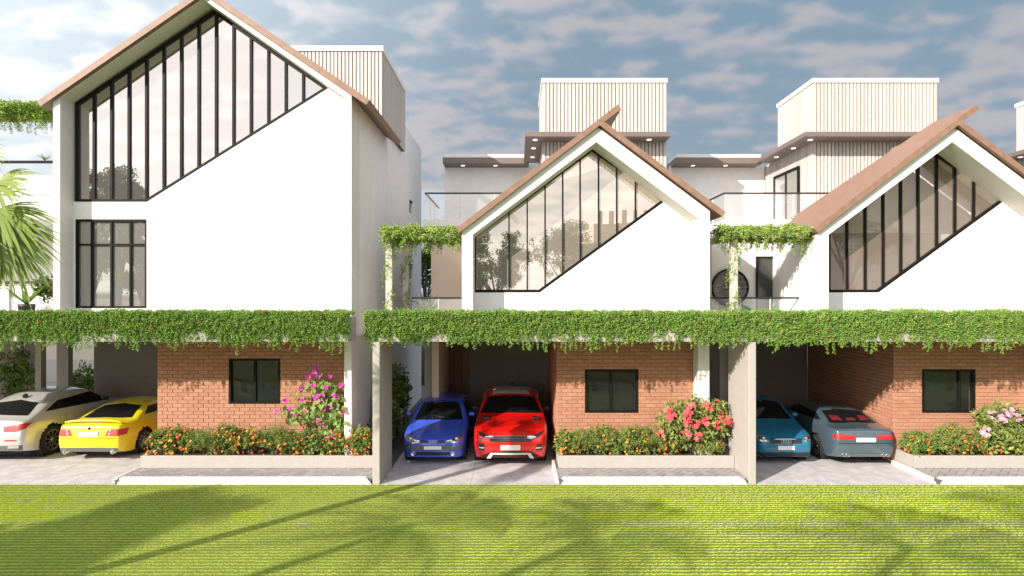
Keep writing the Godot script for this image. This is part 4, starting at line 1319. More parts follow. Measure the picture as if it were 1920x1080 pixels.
func hatch_teal() -> void:
	var c := Car.new()
	c.L = 3.7; c.W = 1.54; c.belt = 0.93; c.roof_y = 1.43; c.roof_w = 0.70
	c.top = [[0, 0.66], [0.10, 0.74], [0.35, 0.83], [0.75, 0.93], [1.05, 1.06], [1.6, 1.37], [2.0, 1.43], [2.6, 1.42], [3.2, 1.30], [3.5, 1.12], [3.7, 0.92]]
	c.bot = [[0, 0.20], [0.4, 0.17], [3.3, 0.17], [3.7, 0.28]]
	c.plan = [[0, 0.74], [0.05, 0.85], [0.18, 0.94], [0.5, 0.985], [1.0, 1.0], [2.8, 1.0], [3.3, 0.95], [3.7, 0.84]]
	c.cap = [[0, 0.10], [0.8, 0.12], [1.3, 0.14], [3.7, 0.13]]
	var t := car_thing("hatchback_car", "small teal hatchback parked nose outwards, partly behind the partition wall", Vector3(PX(1472, 15.4), 0.006, -15.4 - c.L / 2), false, c)
	car_body(c, t, M.paint_teal, [0.68, 3.05], 0.28, [])
	lpart("windscreen", patch(c, "front", V([-0.60, 0.98, 0.0, 1.0, 0.60, 0.98]), V([-0.47, 1.33, 0.0, 1.38, 0.47, 1.33]), 0.008, 12, 8), M.car_glass, t)
	side_windows(c, t, [[[1.15, 0.98, 2.8, 1.0], [1.65, 1.30, 2.7, 1.28]]])
	for sd in [-1, 1]:
		var lo := V([0.48, 0.60, 0.60, 0.60, 0.685, 0.62]); var up := V([0.48, 0.72, 0.60, 0.73, 0.68, 0.735])
		if sd < 0: lo = mirrored(lo); up = mirrored(up)
		lamp_unit(t, patch(c, "front", lo, up, 0.010, 6, 5), [[on_front(c, sd * 0.54, 0.66, 0.012), 0.042], [on_front(c, sd * 0.63, 0.665, 0.012), 0.04, 1]], "headlight")
	lpart("grille", patch(c, "front", V([-0.40, 0.55, 0, 0.545, 0.40, 0.55]), V([-0.42, 0.645, 0, 0.65, 0.42, 0.645]), 0.012, 14, 4), M.car_trim, t)
	lpart("grille_frame", patch(c, "front", V([-0.43, 0.645, 0, 0.65, 0.43, 0.645]), V([-0.43, 0.665, 0, 0.67, 0.43, 0.665]), 0.014, 14, 2), M.chrome, t)
	var s := mb()
	for k in 4: torus(s, on_front(c, (k - 1.5) * 0.062, 0.60, 0.028), 0.040, 0.007)
	lpart("ring_badge", s, M.chrome, t)
	plate(c, t, "front", 0.0, 0.44, 0.42, 0.10)
	lpart("lower_intake", patch(c, "front", V([-0.68, 0.215, 0, 0.21, 0.68, 0.215]), V([-0.69, 0.31, 0, 0.315, 0.69, 0.31]), 0.012, 14, 4), M.car_trim, t)
	mirror(c, t, 1.25, 1.0, M.paint_teal)

func tail_lamps(c: Car, t: Node3D, lo0: Array, up0: Array, inner: Array) -> void:
	for sd in [-1, 1]:
		var lo := V(lo0); var up := V(up0)
		if sd > 0: lo = mirrored(lo); up = mirrored(up)
		else: pass
		lo = lo if sd < 0 else lo; up = up if sd < 0 else up
		var l := lpart("tail_light", patch(c, "rear", lo, up, 0.010, 8, 6), M.lamp_red, t)
		for q in inner:
			var s := mb()
			ball(s, on_rear(c, -sd * q[0], q[1], 0.012), Vector3(q[2], q[2], 0.015), 12, 6)
			lpart("lamp_lens", s, M.chrome, l)

func exhaust(c: Car, t: Node3D, xs: Array, y: float, r: float, z: float) -> void:
	for x in xs:
		var s := mb()
		lathe(s, [[0.12, r], [-0.03, r], [-0.035, r * 0.9], [-0.02, r * 0.8], [0.10, r * 0.75], [0.10, 0.001]], Vector3(x, y, z), 2, 16)
		lpart("exhaust_pipe", s, M.chrome, t)

func coupe_slate() -> void:
	var c := Car.new()
	c.L = 4.3; c.W = 1.68; c.belt = 0.92; c.roof_y = 1.28; c.roof_w = 0.66
	c.top = [[0, 0.60], [0.15, 0.68], [0.9, 0.86], [1.3, 0.93], [1.9, 1.22], [2.3, 1.28], [2.8, 1.27], [3.3, 1.16], [3.85, 0.985], [4.1, 0.96], [4.25, 0.945], [4.3, 0.90]]
	c.bot = [[0, 0.22], [0.4, 0.18], [3.8, 0.18], [4.3, 0.24]]
	c.plan = [[0, 0.70], [0.2, 0.9], [0.6, 0.98], [1.2, 1.0], [3.4, 1.0], [3.9, 0.975], [4.15, 0.92], [4.27, 0.85], [4.3, 0.78]]
	c.cap = [[0, 0.10], [1.3, 0.12], [2.5, 0.14], [3.7, 0.10], [4.3, 0.05]]
	c.tail = 0.05; c.tail_y = 0.62
	var t := car_thing("coupe_car", "slate grey coupe with red rear seats seen through its sloping rear window", Vector3(PX(1621, 15.25), 0.006, -15.25 - c.L / 2), true, c)
	car_body(c, t, M.paint_slate, [0.85, 3.42], 0.31, [])
	lpart("rear_window", patch(c, "rear", V([0.61, 0.985, 0, 1.005, -0.61, 0.985]), V([0.50, 1.185, 0, 1.225, -0.50, 1.185]), 0.008, 14, 8), M.car_glass, t)
	# red head restraints standing just under the sloping glass
	for x in [-0.36, 0.0, 0.36]:
		lpart("red_headrest", patch(c, "rear", V([x + 0.125, 1.035, x - 0.125, 1.035]), V([x + 0.10, 1.115 if x != 0.0 else 1.08, x - 0.10, 1.115 if x != 0.0 else 1.08]), 0.011, 8, 4), M.seat_red, t)
	side_windows(c, t, [[[1.45, 0.95, 3.55, 1.0], [1.95, 1.17, 3.1, 1.14]]])
	tail_lamps(c, t, [0.76, 0.69, 0.60, 0.69, 0.30, 0.70], [0.76, 0.80, 0.60, 0.815, 0.24, 0.79], [])
	plate(c, t, "rear", 0.0, 0.68, 0.48, 0.10)
	s_bar(c, t)
	exhaust(c, t, [-0.55, -0.45, 0.45, 0.55], 0.29, 0.042, -c.L / 2 + 0.03)
	lpart("rear_diffuser", patch(c, "rear", V([0.72, 0.245, 0, 0.245, -0.72, 0.245]), V([0.66, 0.315, 0, 0.32, -0.66, 0.315]), 0.010, 14, 3), M.bumper_grey, t)
	mirror(c, t, 1.65, 0.98, M.paint_slate)
	shut_lines(c, t, [1.45, 2.85], [])

func s_bar(c: Car, t: Node3D) -> void:
	lpart("boot_crease", patch(c, "rear", V([0.70, 0.585, 0, 0.58, -0.70, 0.585]), V([0.70, 0.60, 0, 0.597, -0.70, 0.60]), 0.004, 12, 1), M.car_trim, t)

func coupe_yellow() -> void:
	var c := Car.new()
	c.L = 4.5; c.W = 1.78; c.belt = 0.93; c.roof_y = 1.32; c.roof_w = 0.66
	c.top = [[0, 0.60], [0.15, 0.70], [0.9, 0.88], [1.35, 0.95], [1.95, 1.25], [2.4, 1.32], [2.9, 1.30], [3.4, 1.17], [3.9, 1.01], [4.2, 0.985], [4.45, 0.965], [4.5, 0.92]]
	c.bot = [[0, 0.22], [0.4, 0.18], [4.0, 0.18], [4.5, 0.26]]
	c.plan = [[0, 0.72], [0.2, 0.9], [0.6, 0.98], [1.2, 1.0], [3.5, 1.0], [4.1, 0.98], [4.35, 0.94], [4.47, 0.88], [4.5, 0.83]]
	c.cap = [[0, 0.10], [1.3, 0.12], [2.5, 0.14], [3.7, 0.10], [4.5, 0.05]]
	c.tail = 0.05; c.tail_y = 0.55
	var t := car_thing("coupe_car", "bright yellow coupe parked tail outwards beside brick wall", Vector3(PX(169, 15.7), 0.006, -15.7 - c.L / 2), true, c)
	car_body(c, t, M.paint_yellow, [0.9, 3.55], 0.33, [])
	lpart("rear_window", patch(c, "rear", V([0.66, 1.005, 0, 1.02, -0.66, 1.005]), V([0.52, 1.22, 0, 1.27, -0.52, 1.22]), 0.008, 14, 8), M.car_glass, t)
	side_windows(c, t, [[[1.5, 0.97, 3.45, 1.02], [2.0, 1.19, 3.1, 1.19]]])
	tail_lamps(c, t, [0.85, 0.68, 0.70, 0.665, 0.42, 0.675], [0.85, 0.83, 0.70, 0.845, 0.50, 0.84], [[0.56, 0.795, 0.035], [0.54, 0.715, 0.035]])
	plate(c, t, "rear", 0.0, 0.715, 0.50, 0.12)
	# boot spoiler
	var s := mb()
	var pts := []; var rad := []
	for i in 13:
		var x := lerpf(-0.74, 0.74, i / 12.0)
		pts.append(Vector3(x, 1.03 - 0.05 * pow(absf(x) / 0.74, 4.0), -c.L / 2 + 0.20)); rad.append(0.028)
	tube(s, pts, rad, 8); lpart("boot_spoiler", s, M.paint_yellow, t)
	s = mb(); box(s, on_rear(c, 0, 0.86, -0.01) - Vector3(0.03, 0.035, 0.02), on_rear(c, 0, 0.86, 0.01) + Vector3(0.03, 0.035, 0)); lpart("badge", s, M.car_trim, t)
	lpart("bumper_crease", patch(c, "rear", V([0.78, 0.60, 0, 0.595, -0.78, 0.60]), V([0.78, 0.612, 0, 0.607, -0.78, 0.612]), 0.004, 12, 1), M.car_trim, t)
	lpart("rear_diffuser", patch(c, "rear", V([0.76, 0.27, 0, 0.265, -0.76, 0.27]), V([0.74, 0.36, 0, 0.37, -0.74, 0.36]), 0.012, 14, 3), M.bumper_grey, t)
	exhaust(c, t, [-0.62, 0.62], 0.26, 0.055, -c.L / 2 + 0.02)
	mirror(c, t, 1.7, 1.0, M.paint_yellow)
	shut_lines(c, t, [1.5, 2.85], [])

func suv_silver() -> void:
	var c := Car.new()
	c.L = 4.7; c.W = 1.92; c.belt = 1.03; c.roof_y = 1.58; c.roof_w = 0.66
	c.top = [[0, 0.75], [0.2, 0.86], [1.0, 1.02], [1.5, 1.10], [2.1, 1.48], [2.5, 1.58], [3.0, 1.57], [3.6, 1.44], [4.2, 1.20], [4.5, 1.10], [4.66, 1.06], [4.7, 1.0]]
	c.bot = [[0, 0.26], [0.4, 0.23], [4.1, 0.23], [4.7, 0.32]]
	c.plan = [[0, 0.72], [0.2, 0.9], [0.6, 0.98], [1.2, 1.0], [3.7, 1.0], [4.3, 0.98], [4.55, 0.94], [4.67, 0.88], [4.7, 0.82]]
	c.cap = [[0, 0.12], [1.3, 0.14], [2.5, 0.16], [3.7, 0.13], [4.7, 0.06]]
	c.tail = 0.06; c.tail_y = 0.6
	var t := car_thing("suv_car", "silver sloping-roofed sport utility car parked tail outwards next to yellow coupe", Vector3(-13.92, 0.006, -15.55 - c.L / 2), true, c, 1.06)
	car_body(c, t, M.paint_silver, [0.95, 3.78], 0.39, [])
	lpart("rear_window", patch(c, "rear", V([0.70, 1.13, 0, 1.15, -0.70, 1.13]), V([0.54, 1.36, 0, 1.42, -0.54, 1.36]), 0.008, 14, 8), M.car_glass, t)
	side_windows(c, t, [[[1.65, 1.07, 3.95, 1.16], [2.15, 1.40, 3.4, 1.36]]])
	tail_lamps(c, t, [0.88, 0.86, 0.70, 0.80, 0.42, 0.80], [0.90, 0.99, 0.70, 0.985, 0.38, 0.93], [])
	plate(c, t, "rear", 0.0, 0.84, 0.50, 0.12)
	lpart("bumper_guard", patch(c, "rear", V([0.84, 0.33, 0, 0.325, -0.84, 0.33]), V([0.86, 0.47, 0, 0.44, -0.86, 0.47]), 0.012, 14, 4), M.bumper_grey, t)
	for sd in [-1, 1]:
		var lo := V([0.74, 0.58, 0.46, 0.575]); var up := V([0.74, 0.61, 0.46, 0.605])
		if sd > 0: lo = mirrored(lo); up = mirrored(up)
		lpart("reflector", patch(c, "rear", lo, up, 0.014, 8, 2), M.lamp_red, t)
		lo = V([0.80, 0.40, 0.52, 0.385]); up = V([0.80, 0.47, 0.54, 0.46])
		if sd > 0: lo = mirrored(lo); up = mirrored(up)
		lpart("exhaust_trim", patch(c, "rear", lo, up, 0.022, 8, 3), M.chrome, t)
	var s := mb(); ball(s, Vector3(0, 1.50, c.L / 2 - 3.55), Vector3(0.03, 0.06, 0.10)); lpart("aerial_fin", s, M.bumper_grey, t)
	mirror(c, t, 1.85, 1.12, M.car_trim)
	shut_lines(c, t, [1.6, 2.6, 3.35], [])
# ---------------------------------------------------------------- plants
const IVY := Color(0.165, 0.30, 0.060)
const DARK := Color(0.065, 0.125, 0.030)
const LIME := Color(0.33, 0.42, 0.10)
const OLIVE := Color(0.19, 0.235, 0.065)

var sprigs := {}
func sprig_of(kind: String) -> ArrayMesh:
	if not sprigs.has(kind):
		var st := rng.state
		match kind:
			"ivy": sprigs[kind] = sprig(14, 0.055, 0.040, 0.033, 51)
			"ivy_small": sprigs[kind] = sprig(6, 0.030, 0.034, 0.026, 52)
			"fine": sprigs[kind] = sprig(16, 0.065, 0.034, 0.018, 53)
			"lantana": sprigs[kind] = sprig(11, 0.075, 0.052, 0.034, 54)
			"broad": sprigs[kind] = sprig(8, 0.10, 0.13, 0.055, 55)
			"tree": sprigs[kind] = sprig(14, 0.26, 0.17, 0.085, 56)
		rng.state = st
	return sprigs[kind]

func blossom_mesh(petals: int, r: float, cup: float, sd: int) -> ArrayMesh:
	var s := mb()
	for k in petals:
		var a := TAU * k / petals
		leaf(s, Vector3.ZERO, Vector3(cos(a), cup, sin(a)), Vector3(0, 1, 0.2), r, r * 0.85, 0.1)
	for k in petals:
		var a := TAU * (k + 0.5) / petals
		leaf(s, Vector3(0, 0.004, 0), Vector3(cos(a), cup * 2.0, sin(a)), Vector3(0, 1, 0.2), r * 0.7, r * 0.6, 0.1)
	return done(s)

func make_plants() -> void:
	rng.seed = 300
	ivy_hedge(-16.2, PX(654, 13.8), "leafy ivy trailing over canopy of the tall white house")
	ivy_hedge(-3.55, 5.44, "leafy ivy trailing over the canopy above blue and red cars")
	ivy_hedge(5.46, 14.6, "leafy ivy trailing over canopy above the grey coupe")
	pergola_vines()
	flower_beds()
	palm_left()
	small_plants()
	var a := tree(Vector3(-4.6, 0, -29.0), 8.5, 2.6, 700, DARK, "dark green tree seen in the gap behind pergola posts", "tree", 61)
	tree(Vector3(-20.5, 0, -24.5), 6.6, 2.6, 700, DARK, "bushy green tree growing behind the balcony flower pots", "tree", 62)
	tree(Vector3(-26.0, 0, -27.0), 7.0, 3.0, 700, OLIVE, "olive green tree standing behind carport of silver car", "tree", 63)

func ivy_hedge(x0: float, x1: float, label: String) -> void:
	var t := thing("trailing_ivy", label, "ivy", Vector3((x0 + x1) / 2, 3.36, -13.8), "ivy trailing over the canopies")
	var n := FastNoiseLite.new(); n.seed = int(absf(x0) * 100); n.frequency = 0.55; n.fractal_octaves = 3
	var xf := []; var col := []
	var count := int((x1 - x0) * 760)
	for i in count:
		var x := rng.randf_range(x0, x1)
		var reach := 0.58 + 0.30 * (n.get_noise_1d(x * 1.7) + 0.1) + 0.16 * n.get_noise_1d(x * 9.0 + 90.0) + rng.randf_range(-0.13, 0.13)   # how far the mat hangs down here
		reach = clampf(reach * 0.72, 0.26, 0.60)
		var v := pow(rng.randf(), 1.15)
		var y := 4.05 - 0.78 * v * (reach / 0.62)
		var edge := clampf((reach * 1.2 - 0.78 * v * (reach / 0.62)) / 0.2, 0.2, 1.0)
		var bulge := 0.13 * (1.0 - v * 0.5) * edge
		var at := Vector3(x, y + rng.randf_range(-0.03, 0.03), -13.86 + rng.randf() * bulge + 0.02)
		xf.append(spun(at, rng.randf_range(0.7, 1.15)))
		var c := IVY.lerp(LIME, clampf(0.25 + 0.6 * n.get_noise_2d(x * 6.0, y * 9.0), 0, 0.8))
		if rng.randf() < 0.025: c = Color(0.30, 0.24, 0.09)
		col.append(tint(c, 0.32))
	# cushion on top
	for i in int((x1 - x0) * 210):
		var x := rng.randf_range(x0, x1)
		var at := Vector3(x, 3.96 + rng.randf() * 0.11 + 0.08 * n.get_noise_1d(x * 5.0), -13.82 - rng.randf() * 0.55)
		xf.append(spun(at, rng.randf_range(0.7, 1.1))); col.append(tint(IVY.lerp(LIME, 0.3), 0.3))
	scatter("foliage", sprig_of("ivy"), M.leaf, t, xf, col)
	# hanging strands
	xf = []; col = []
	var x := x0 + 0.1
	while x < x1:
		var len := rng.randf_range(0.0, 0.16) + 0.34 * maxf(0.0, n.get_noise_1d(x * 2.3 + 40.0) + 0.15)
		var sway := rng.randf_range(-0.15, 0.15); var z := -13.86 + rng.randf_range(0.0, 0.10)
		var y := 3.50
		while y > 3.40 - len:
			var k := 3.5 - y
			xf.append(spun(Vector3(x + sway * k * k * 2.0 + rng.randf_range(-0.02, 0.02), y, z + rng.randf_range(-0.02, 0.02)), rng.randf_range(0.7, 1.2)))
			col.append(tint(IVY.lerp(LIME, rng.randf() * 0.5), 0.3))
			y -= 0.030
		x += rng.randf_range(0.03, 0.16)
	scatter("hanging_strands", sprig_of("ivy_small"), M.leaf, t, xf, col)

func pergola_vines() -> void:
	# mass on the pergola beam and sleeves round the posts; [x0, x1, y, d0, d1, posts, label]
	var sets := [
		[PX(716, 15.0), PX(872, 15.0), PY(444, 15.0), 14.75, 15.5, [[PX(730, 15.1), 15.1], [PX(761, 17.2), 17.2]], "light green vine on the pergola between tall house and middle gable house"],
		[PX(1345, 15.0), PX(1520, 15.0), PY(442, 15.0), 14.75, 15.5, [[PX(1375, 15.1), 15.1]], "light green vine on the pergola beside round window"],
		[PX(-60, 15.0), PX(94, 15.0), PY(206, 15.0), 14.9, 15.7, [], "pale green vine on the high pergola above roof terrace"]]
	for a in sets:
		var t := thing("pergola_vine", a[6], "vine", Vector3((a[0] + a[1]) / 2, a[2], -15.1), "vines on the pergolas")
		var xf := []; var col := []
		var n := FastNoiseLite.new(); n.seed = int(absf(a[0]) * 50); n.frequency = 1.3
		for i in 950:
			var x := rng.randf_range(a[0], a[1])
			var th := rng.randf() * TAU; var r := sqrt(rng.randf())
			var fat := 0.21 + 0.10 * n.get_noise_1d(x * 3.0)
			var at := Vector3(x, a[2] + sin(th) * r * fat + 0.06, -(a[3] + a[4]) / 2 + cos(th) * r * ((a[4] - a[3]) / 2 + 0.08))
			xf.append(spun(at, rng.randf_range(0.9, 1.5)))
			col.append(tint(LIME.lerp(IVY, rng.randf() * 0.6), 0.3))
		# tendrils underneath
		for i in 60:
			var x := rng.randf_range(a[0], a[1]); var z := -rng.randf_range(a[3], a[4])
			var len := rng.randf_range(0.1, 0.32)
			var y := 0.0
			while y < len:
				xf.append(spun(Vector3(x + rng.randf_range(-0.02, 0.02), a[2] - 0.15 - y, z), rng.randf_range(0.5, 0.8))); col.append(tint(LIME.lerp(IVY, rng.randf() * 0.6), 0.3))
				y += 0.06
		scatter("foliage", sprig_of("ivy"), M.leaf, t, xf, col)
		if a[5]:
			xf = []; col = []
			for p in a[5]:
				for i in 420:
					var y := lerpf(3.7, a[2], pow(rng.randf(), 0.9))
					var th := rng.randf() * TAU + 2.0 * sin(y * 3.0)
					var r := 0.10 + 0.07 * rng.randf() * rng.randf() + (0.05 if sin(y * 5.0 + th) > 0.3 else 0.0)
					if sin(y * 6.0 + th * 1.0) < -0.25: continue
					xf.append(spun(Vector3(p[0] + cos(th) * r, y, -p[1] + sin(th) * r), rng.randf_range(0.7, 1.2)))
					col.append(tint(IVY.lerp(LIME, rng.randf() * 0.5), 0.3))
			scatter("climbing_shoots", sprig_of("ivy_small"), M.leaf, t, xf, col)

func shrub(called: String, label: String, at: Vector3, rad: Vector3, kind: String, count: int, base: Color, group: String, stems := 5) -> Node3D:
	var t := thing(called, label, "shrub", at, group)
	var xf := []; var col := []
	var n := FastNoiseLite.new(); n.seed = int(absf(at.x * 91.0)); n.frequency = 2.2
	for i in count:
		var d := rdir(); d.y = absf(d.y) if rng.randf() < 0.75 else d.y
		var r := pow(rng.randf(), 0.45) * (1.0 + 0.32 * n.get_noise_3d(d.x * 1.2, d.y * 1.2, d.z * 1.2))
		var p := at + Vector3(0, rad.y * 0.75, 0) + Vector3(d.x * rad.x, d.y * rad.y * (1.15 if d.y > 0 else 0.75), d.z * rad.z) * r
		xf.append(spun(p, rng.randf_range(0.75, 1.25)))
		col.append(tint(base.lerp(LIME, clampf(rng.randf() * 0.5 + 0.25 * n.get_noise_3d(p.x * 3, p.y * 3, p.z * 3), 0, 1)), 0.3))
	scatter("foliage", sprig_of(kind), M.leaf, t, xf, col)
	for k in stems:
		var s := mb()
		var d := rdir() * Vector3(rad.x, 0, rad.z) * 0.55
		tube(s, [at + Vector3(d.x * 0.2, -0.02, d.z * 0.2), at + Vector3(d.x * 0.6, rad.y * 0.7, d.z * 0.6), at + Vector3(d.x, rad.y * 1.4, d.z)], [0.014, 0.010, 0.005], 5)
		obj("stem", s, M.bark, t)
	return t

# flower heads as single parts on the sunny side of the shrub
func blooms(t: Node3D, at: Vector3, rad: Vector3, count: int, mesh_of: ArrayMesh, mats: Array, size: float, called := "blossom") -> void:
	for i in count:
		var d := rdir()
		d.z = absf(d.z) * 0.9 + 0.15; d.y = d.y * 0.8 + 0.15
		d = d.normalized()
		var p := Vector3(0, rad.y * 0.75, 0) + Vector3(d.x * rad.x, d.y * rad.y * 1.1, d.z * rad.z) * rng.randf_range(0.88, 1.12)
		var out := (d + Vector3(0, 0.5, 0.3) + rdir() * 0.4).normalized()
		var b := Basis(Quaternion(Vector3.UP, out)) * Basis(Vector3.UP, rng.randf() * TAU)
		mesh_part(called, mesh_of, mats[rng.randi() % mats.size()], t, Transform3D(b.scaled(Vector3.ONE * size * rng.randf_range(0.75, 1.2)), p))

func bloom_clusters(t: Node3D, rad: Vector3, n: int, each: int, m: ArrayMesh, mats: Array, size: float) -> void:
	for i in n:
		var d := Vector3(rng.randf_range(-1, 1), rng.randf_range(-0.15, 1.0), rng.randf_range(0.25, 1)).normalized()
		var c := Vector3(0, rad.y * 0.75, 0) + Vector3(d.x * rad.x, d.y * rad.y * 1.15, d.z * rad.z) * rng.randf_range(0.95, 1.1)
		for k in rng.randi_range(each - 4, each):
			var out := (d + Vector3(0, 0.4, 0.4) + rdir() * 0.6).normalized()
			var b := Basis(Quaternion(Vector3.UP, out)) * Basis(Vector3.UP, rng.randf() * TAU)
			mesh_part("blossom", m, mats[rng.randi() % mats.size()], t, Transform3D(b.scaled(Vector3.ONE * size * rng.randf_range(0.75, 1.15)), c + rdir() * 0.09))

func petal_mat(key: String, c: Color) -> StandardMaterial3D:
	var m := mat(key, c, 0.6)
	m.backlight_enabled = true; m.backlight = Color(0.35, 0.35, 0.35)
	return m

func flower_beds() -> void:
	var oranges := [petal_mat("petal_orange", Color(0.72, 0.20, 0.015)), petal_mat("petal_amber", Color(0.80, 0.33, 0.02)), petal_mat("petal_flame", Color(0.66, 0.11, 0.03))]
	var corals := [petal_mat("petal_coral", Color(0.72, 0.065, 0.085)), petal_mat("petal_rose", Color(0.76, 0.14, 0.14))]
	var mauves := [petal_mat("petal_mauve", Color(0.66, 0.26, 0.42)), petal_mat("petal_pink", Color(0.72, 0.36, 0.46))]
	var magentas := [petal_mat("petal_magenta", Color(0.60, 0.035, 0.36)), petal_mat("petal_purple", Color(0.48, 0.04, 0.36))]
	var cluster := blossom_mesh(6, 0.036, 0.5, 1)
	var big := blossom_mesh(5, 0.085, 0.55, 2)
	var G := "orange flowering shrubs in the planters"; var GD := "clipped green shrubs in the planters"
	# [pixel x, top pixel y, width px, flowers]
	var beds := [
		[[305, 800, 52, 40], [338, 796, 58, 48], [386, 805, 62, 6], [428, 794, 50, 26], [466, 797, 62, 44], [514, 800, 62, 10], [548, 806, 50, 26], [585, 803, 52, 18], [634, 806, 56, 34], [676, 797, 44, 44]],
		[[1062, 806, 48, 26], [1098, 803, 56, 4], [1134, 795, 46, 14], [1160, 804, 60, 2], [1192, 797, 50, 24], [1222, 800, 50, 6], [1252, 810, 44, 26], [1330, 822, 50, 8]],
		[[1716, 806, 44, 24], [1752, 805, 56, 16], [1786, 796, 54, 10], [1818, 804, 52, 22], [1850, 808, 50, 20], [1892, 812, 60, 12]]]
	var where := [["at the planter's end beside yellow coupe", "second in the planter from yellow coupe", "between two orange shrubs left of the bougainvillea bed", "below the near edge of the square brick wall window", "under the window of tall house's brick wall", "under the far edge of the tall house's brick wall window", "between green shrub and bougainvillea", "at the foot of the bougainvillea", "half hidden under bougainvillea blossoms beside pier", "wedged between white pier and concrete partition wall"],
		["at the planter's corner beside red car", "second in the planter from red car", "with tall shoots under the dark brick wall window", "directly under the middle of dark brick wall window", "under the far edge of dark brick wall window", "between window and coral pink bush", "just touching the coral pink bush", "under the branches of coral pink bush"],
		["at the planter's corner beside grey coupe", "second in the planter from grey coupe", "with tall shoots under grey coupe's brick wall window", "under the far edge of grey coupe's brick wall window", "just touching the mauve pink bush", "under the branches of mauve pink bush"]]
	for b in 3:
		for q in beds[b]:
			var d := 15.02 + rng.randf_range(-0.06, 0.10)
			var h := PY(q[1], d) - 0.38
			var at := Vector3(PX(q[0], d), 0.36, -d)
			var green: bool = q[3] <= 10
			var rad := Vector3(q[2] * d / F * (0.60 if green else 0.56), h * (0.58 if green else 0.50 + 0.06 * rng.randf()), 0.27)
			var t := shrub("green_shrub" if green else "flowering_shrub", ("dense green shrub " if green else "orange flowering shrub ") + where[b][beds[b].find(q)], at, rad, "fine" if green else "lantana", 330 if green else 230, OLIVE if green else DARK.lerp(LIME, 0.25), GD if green else G)
			blooms(t, Vector3.ZERO, rad, q[3], cluster, oranges, 1.0)
	# coral pink bush and mauve pink bush
	var at := Vector3(PX(1305, 14.9), 0.36, -14.93)
	var rad := Vector3(0.98, 0.80, 0.30)
	var t := shrub("pink_bush", "large bush with coral pink blossoms in front of brick wall", at, rad, "broad", 420, OLIVE, "", 8)
	bloom_clusters(t, rad, 22, 8, big, corals, 0.85)
	at = Vector3(PX(1890, 15.0), 0.36, -15.0); rad = Vector3(0.88, 0.70, 0.36)
	t = shrub("pink_bush", "large bush with mauve pink blossoms and bare twisted stem", at, rad, "broad", 380, OLIVE, "", 8)
	bloom_clusters(t, rad, 15, 6, big, mauves, 0.8)
	# dark shrubs in the passages between the houses
	for q in [[-3.78, 17.0, 0.34, 0.95, 9], [-3.74, 18.4, 0.36, 1.25, 8]]:
		rad = Vector3(q[2], q[3], 0.5)
		t = shrub("flowering_shrub", "dark shrub with few orange flowers in passage " + ("behind the partition wall by blue hatchback" if q[1] < 17.5 else "farther in, beside blue hatchback's tail"), Vector3(q[0], 0.0, -q[1]), rad, "broad", 200, DARK, "passage shrubs")
		blooms(t, Vector3.ZERO, rad, q[4], cluster, oranges, 1.4)
	t = shrub("flowering_shrub", "small shrub with a few red blossoms behind partition wall", Vector3(PX(676, 16.6), 0, -16.6), Vector3(0.24, 0.62, 0.3), "lantana", 150, DARK, "")
	blooms(t, Vector3.ZERO, Vector3(0.24, 0.62, 0.3), 9, cluster, corals, 1.5)
	bougainvillea(magentas)

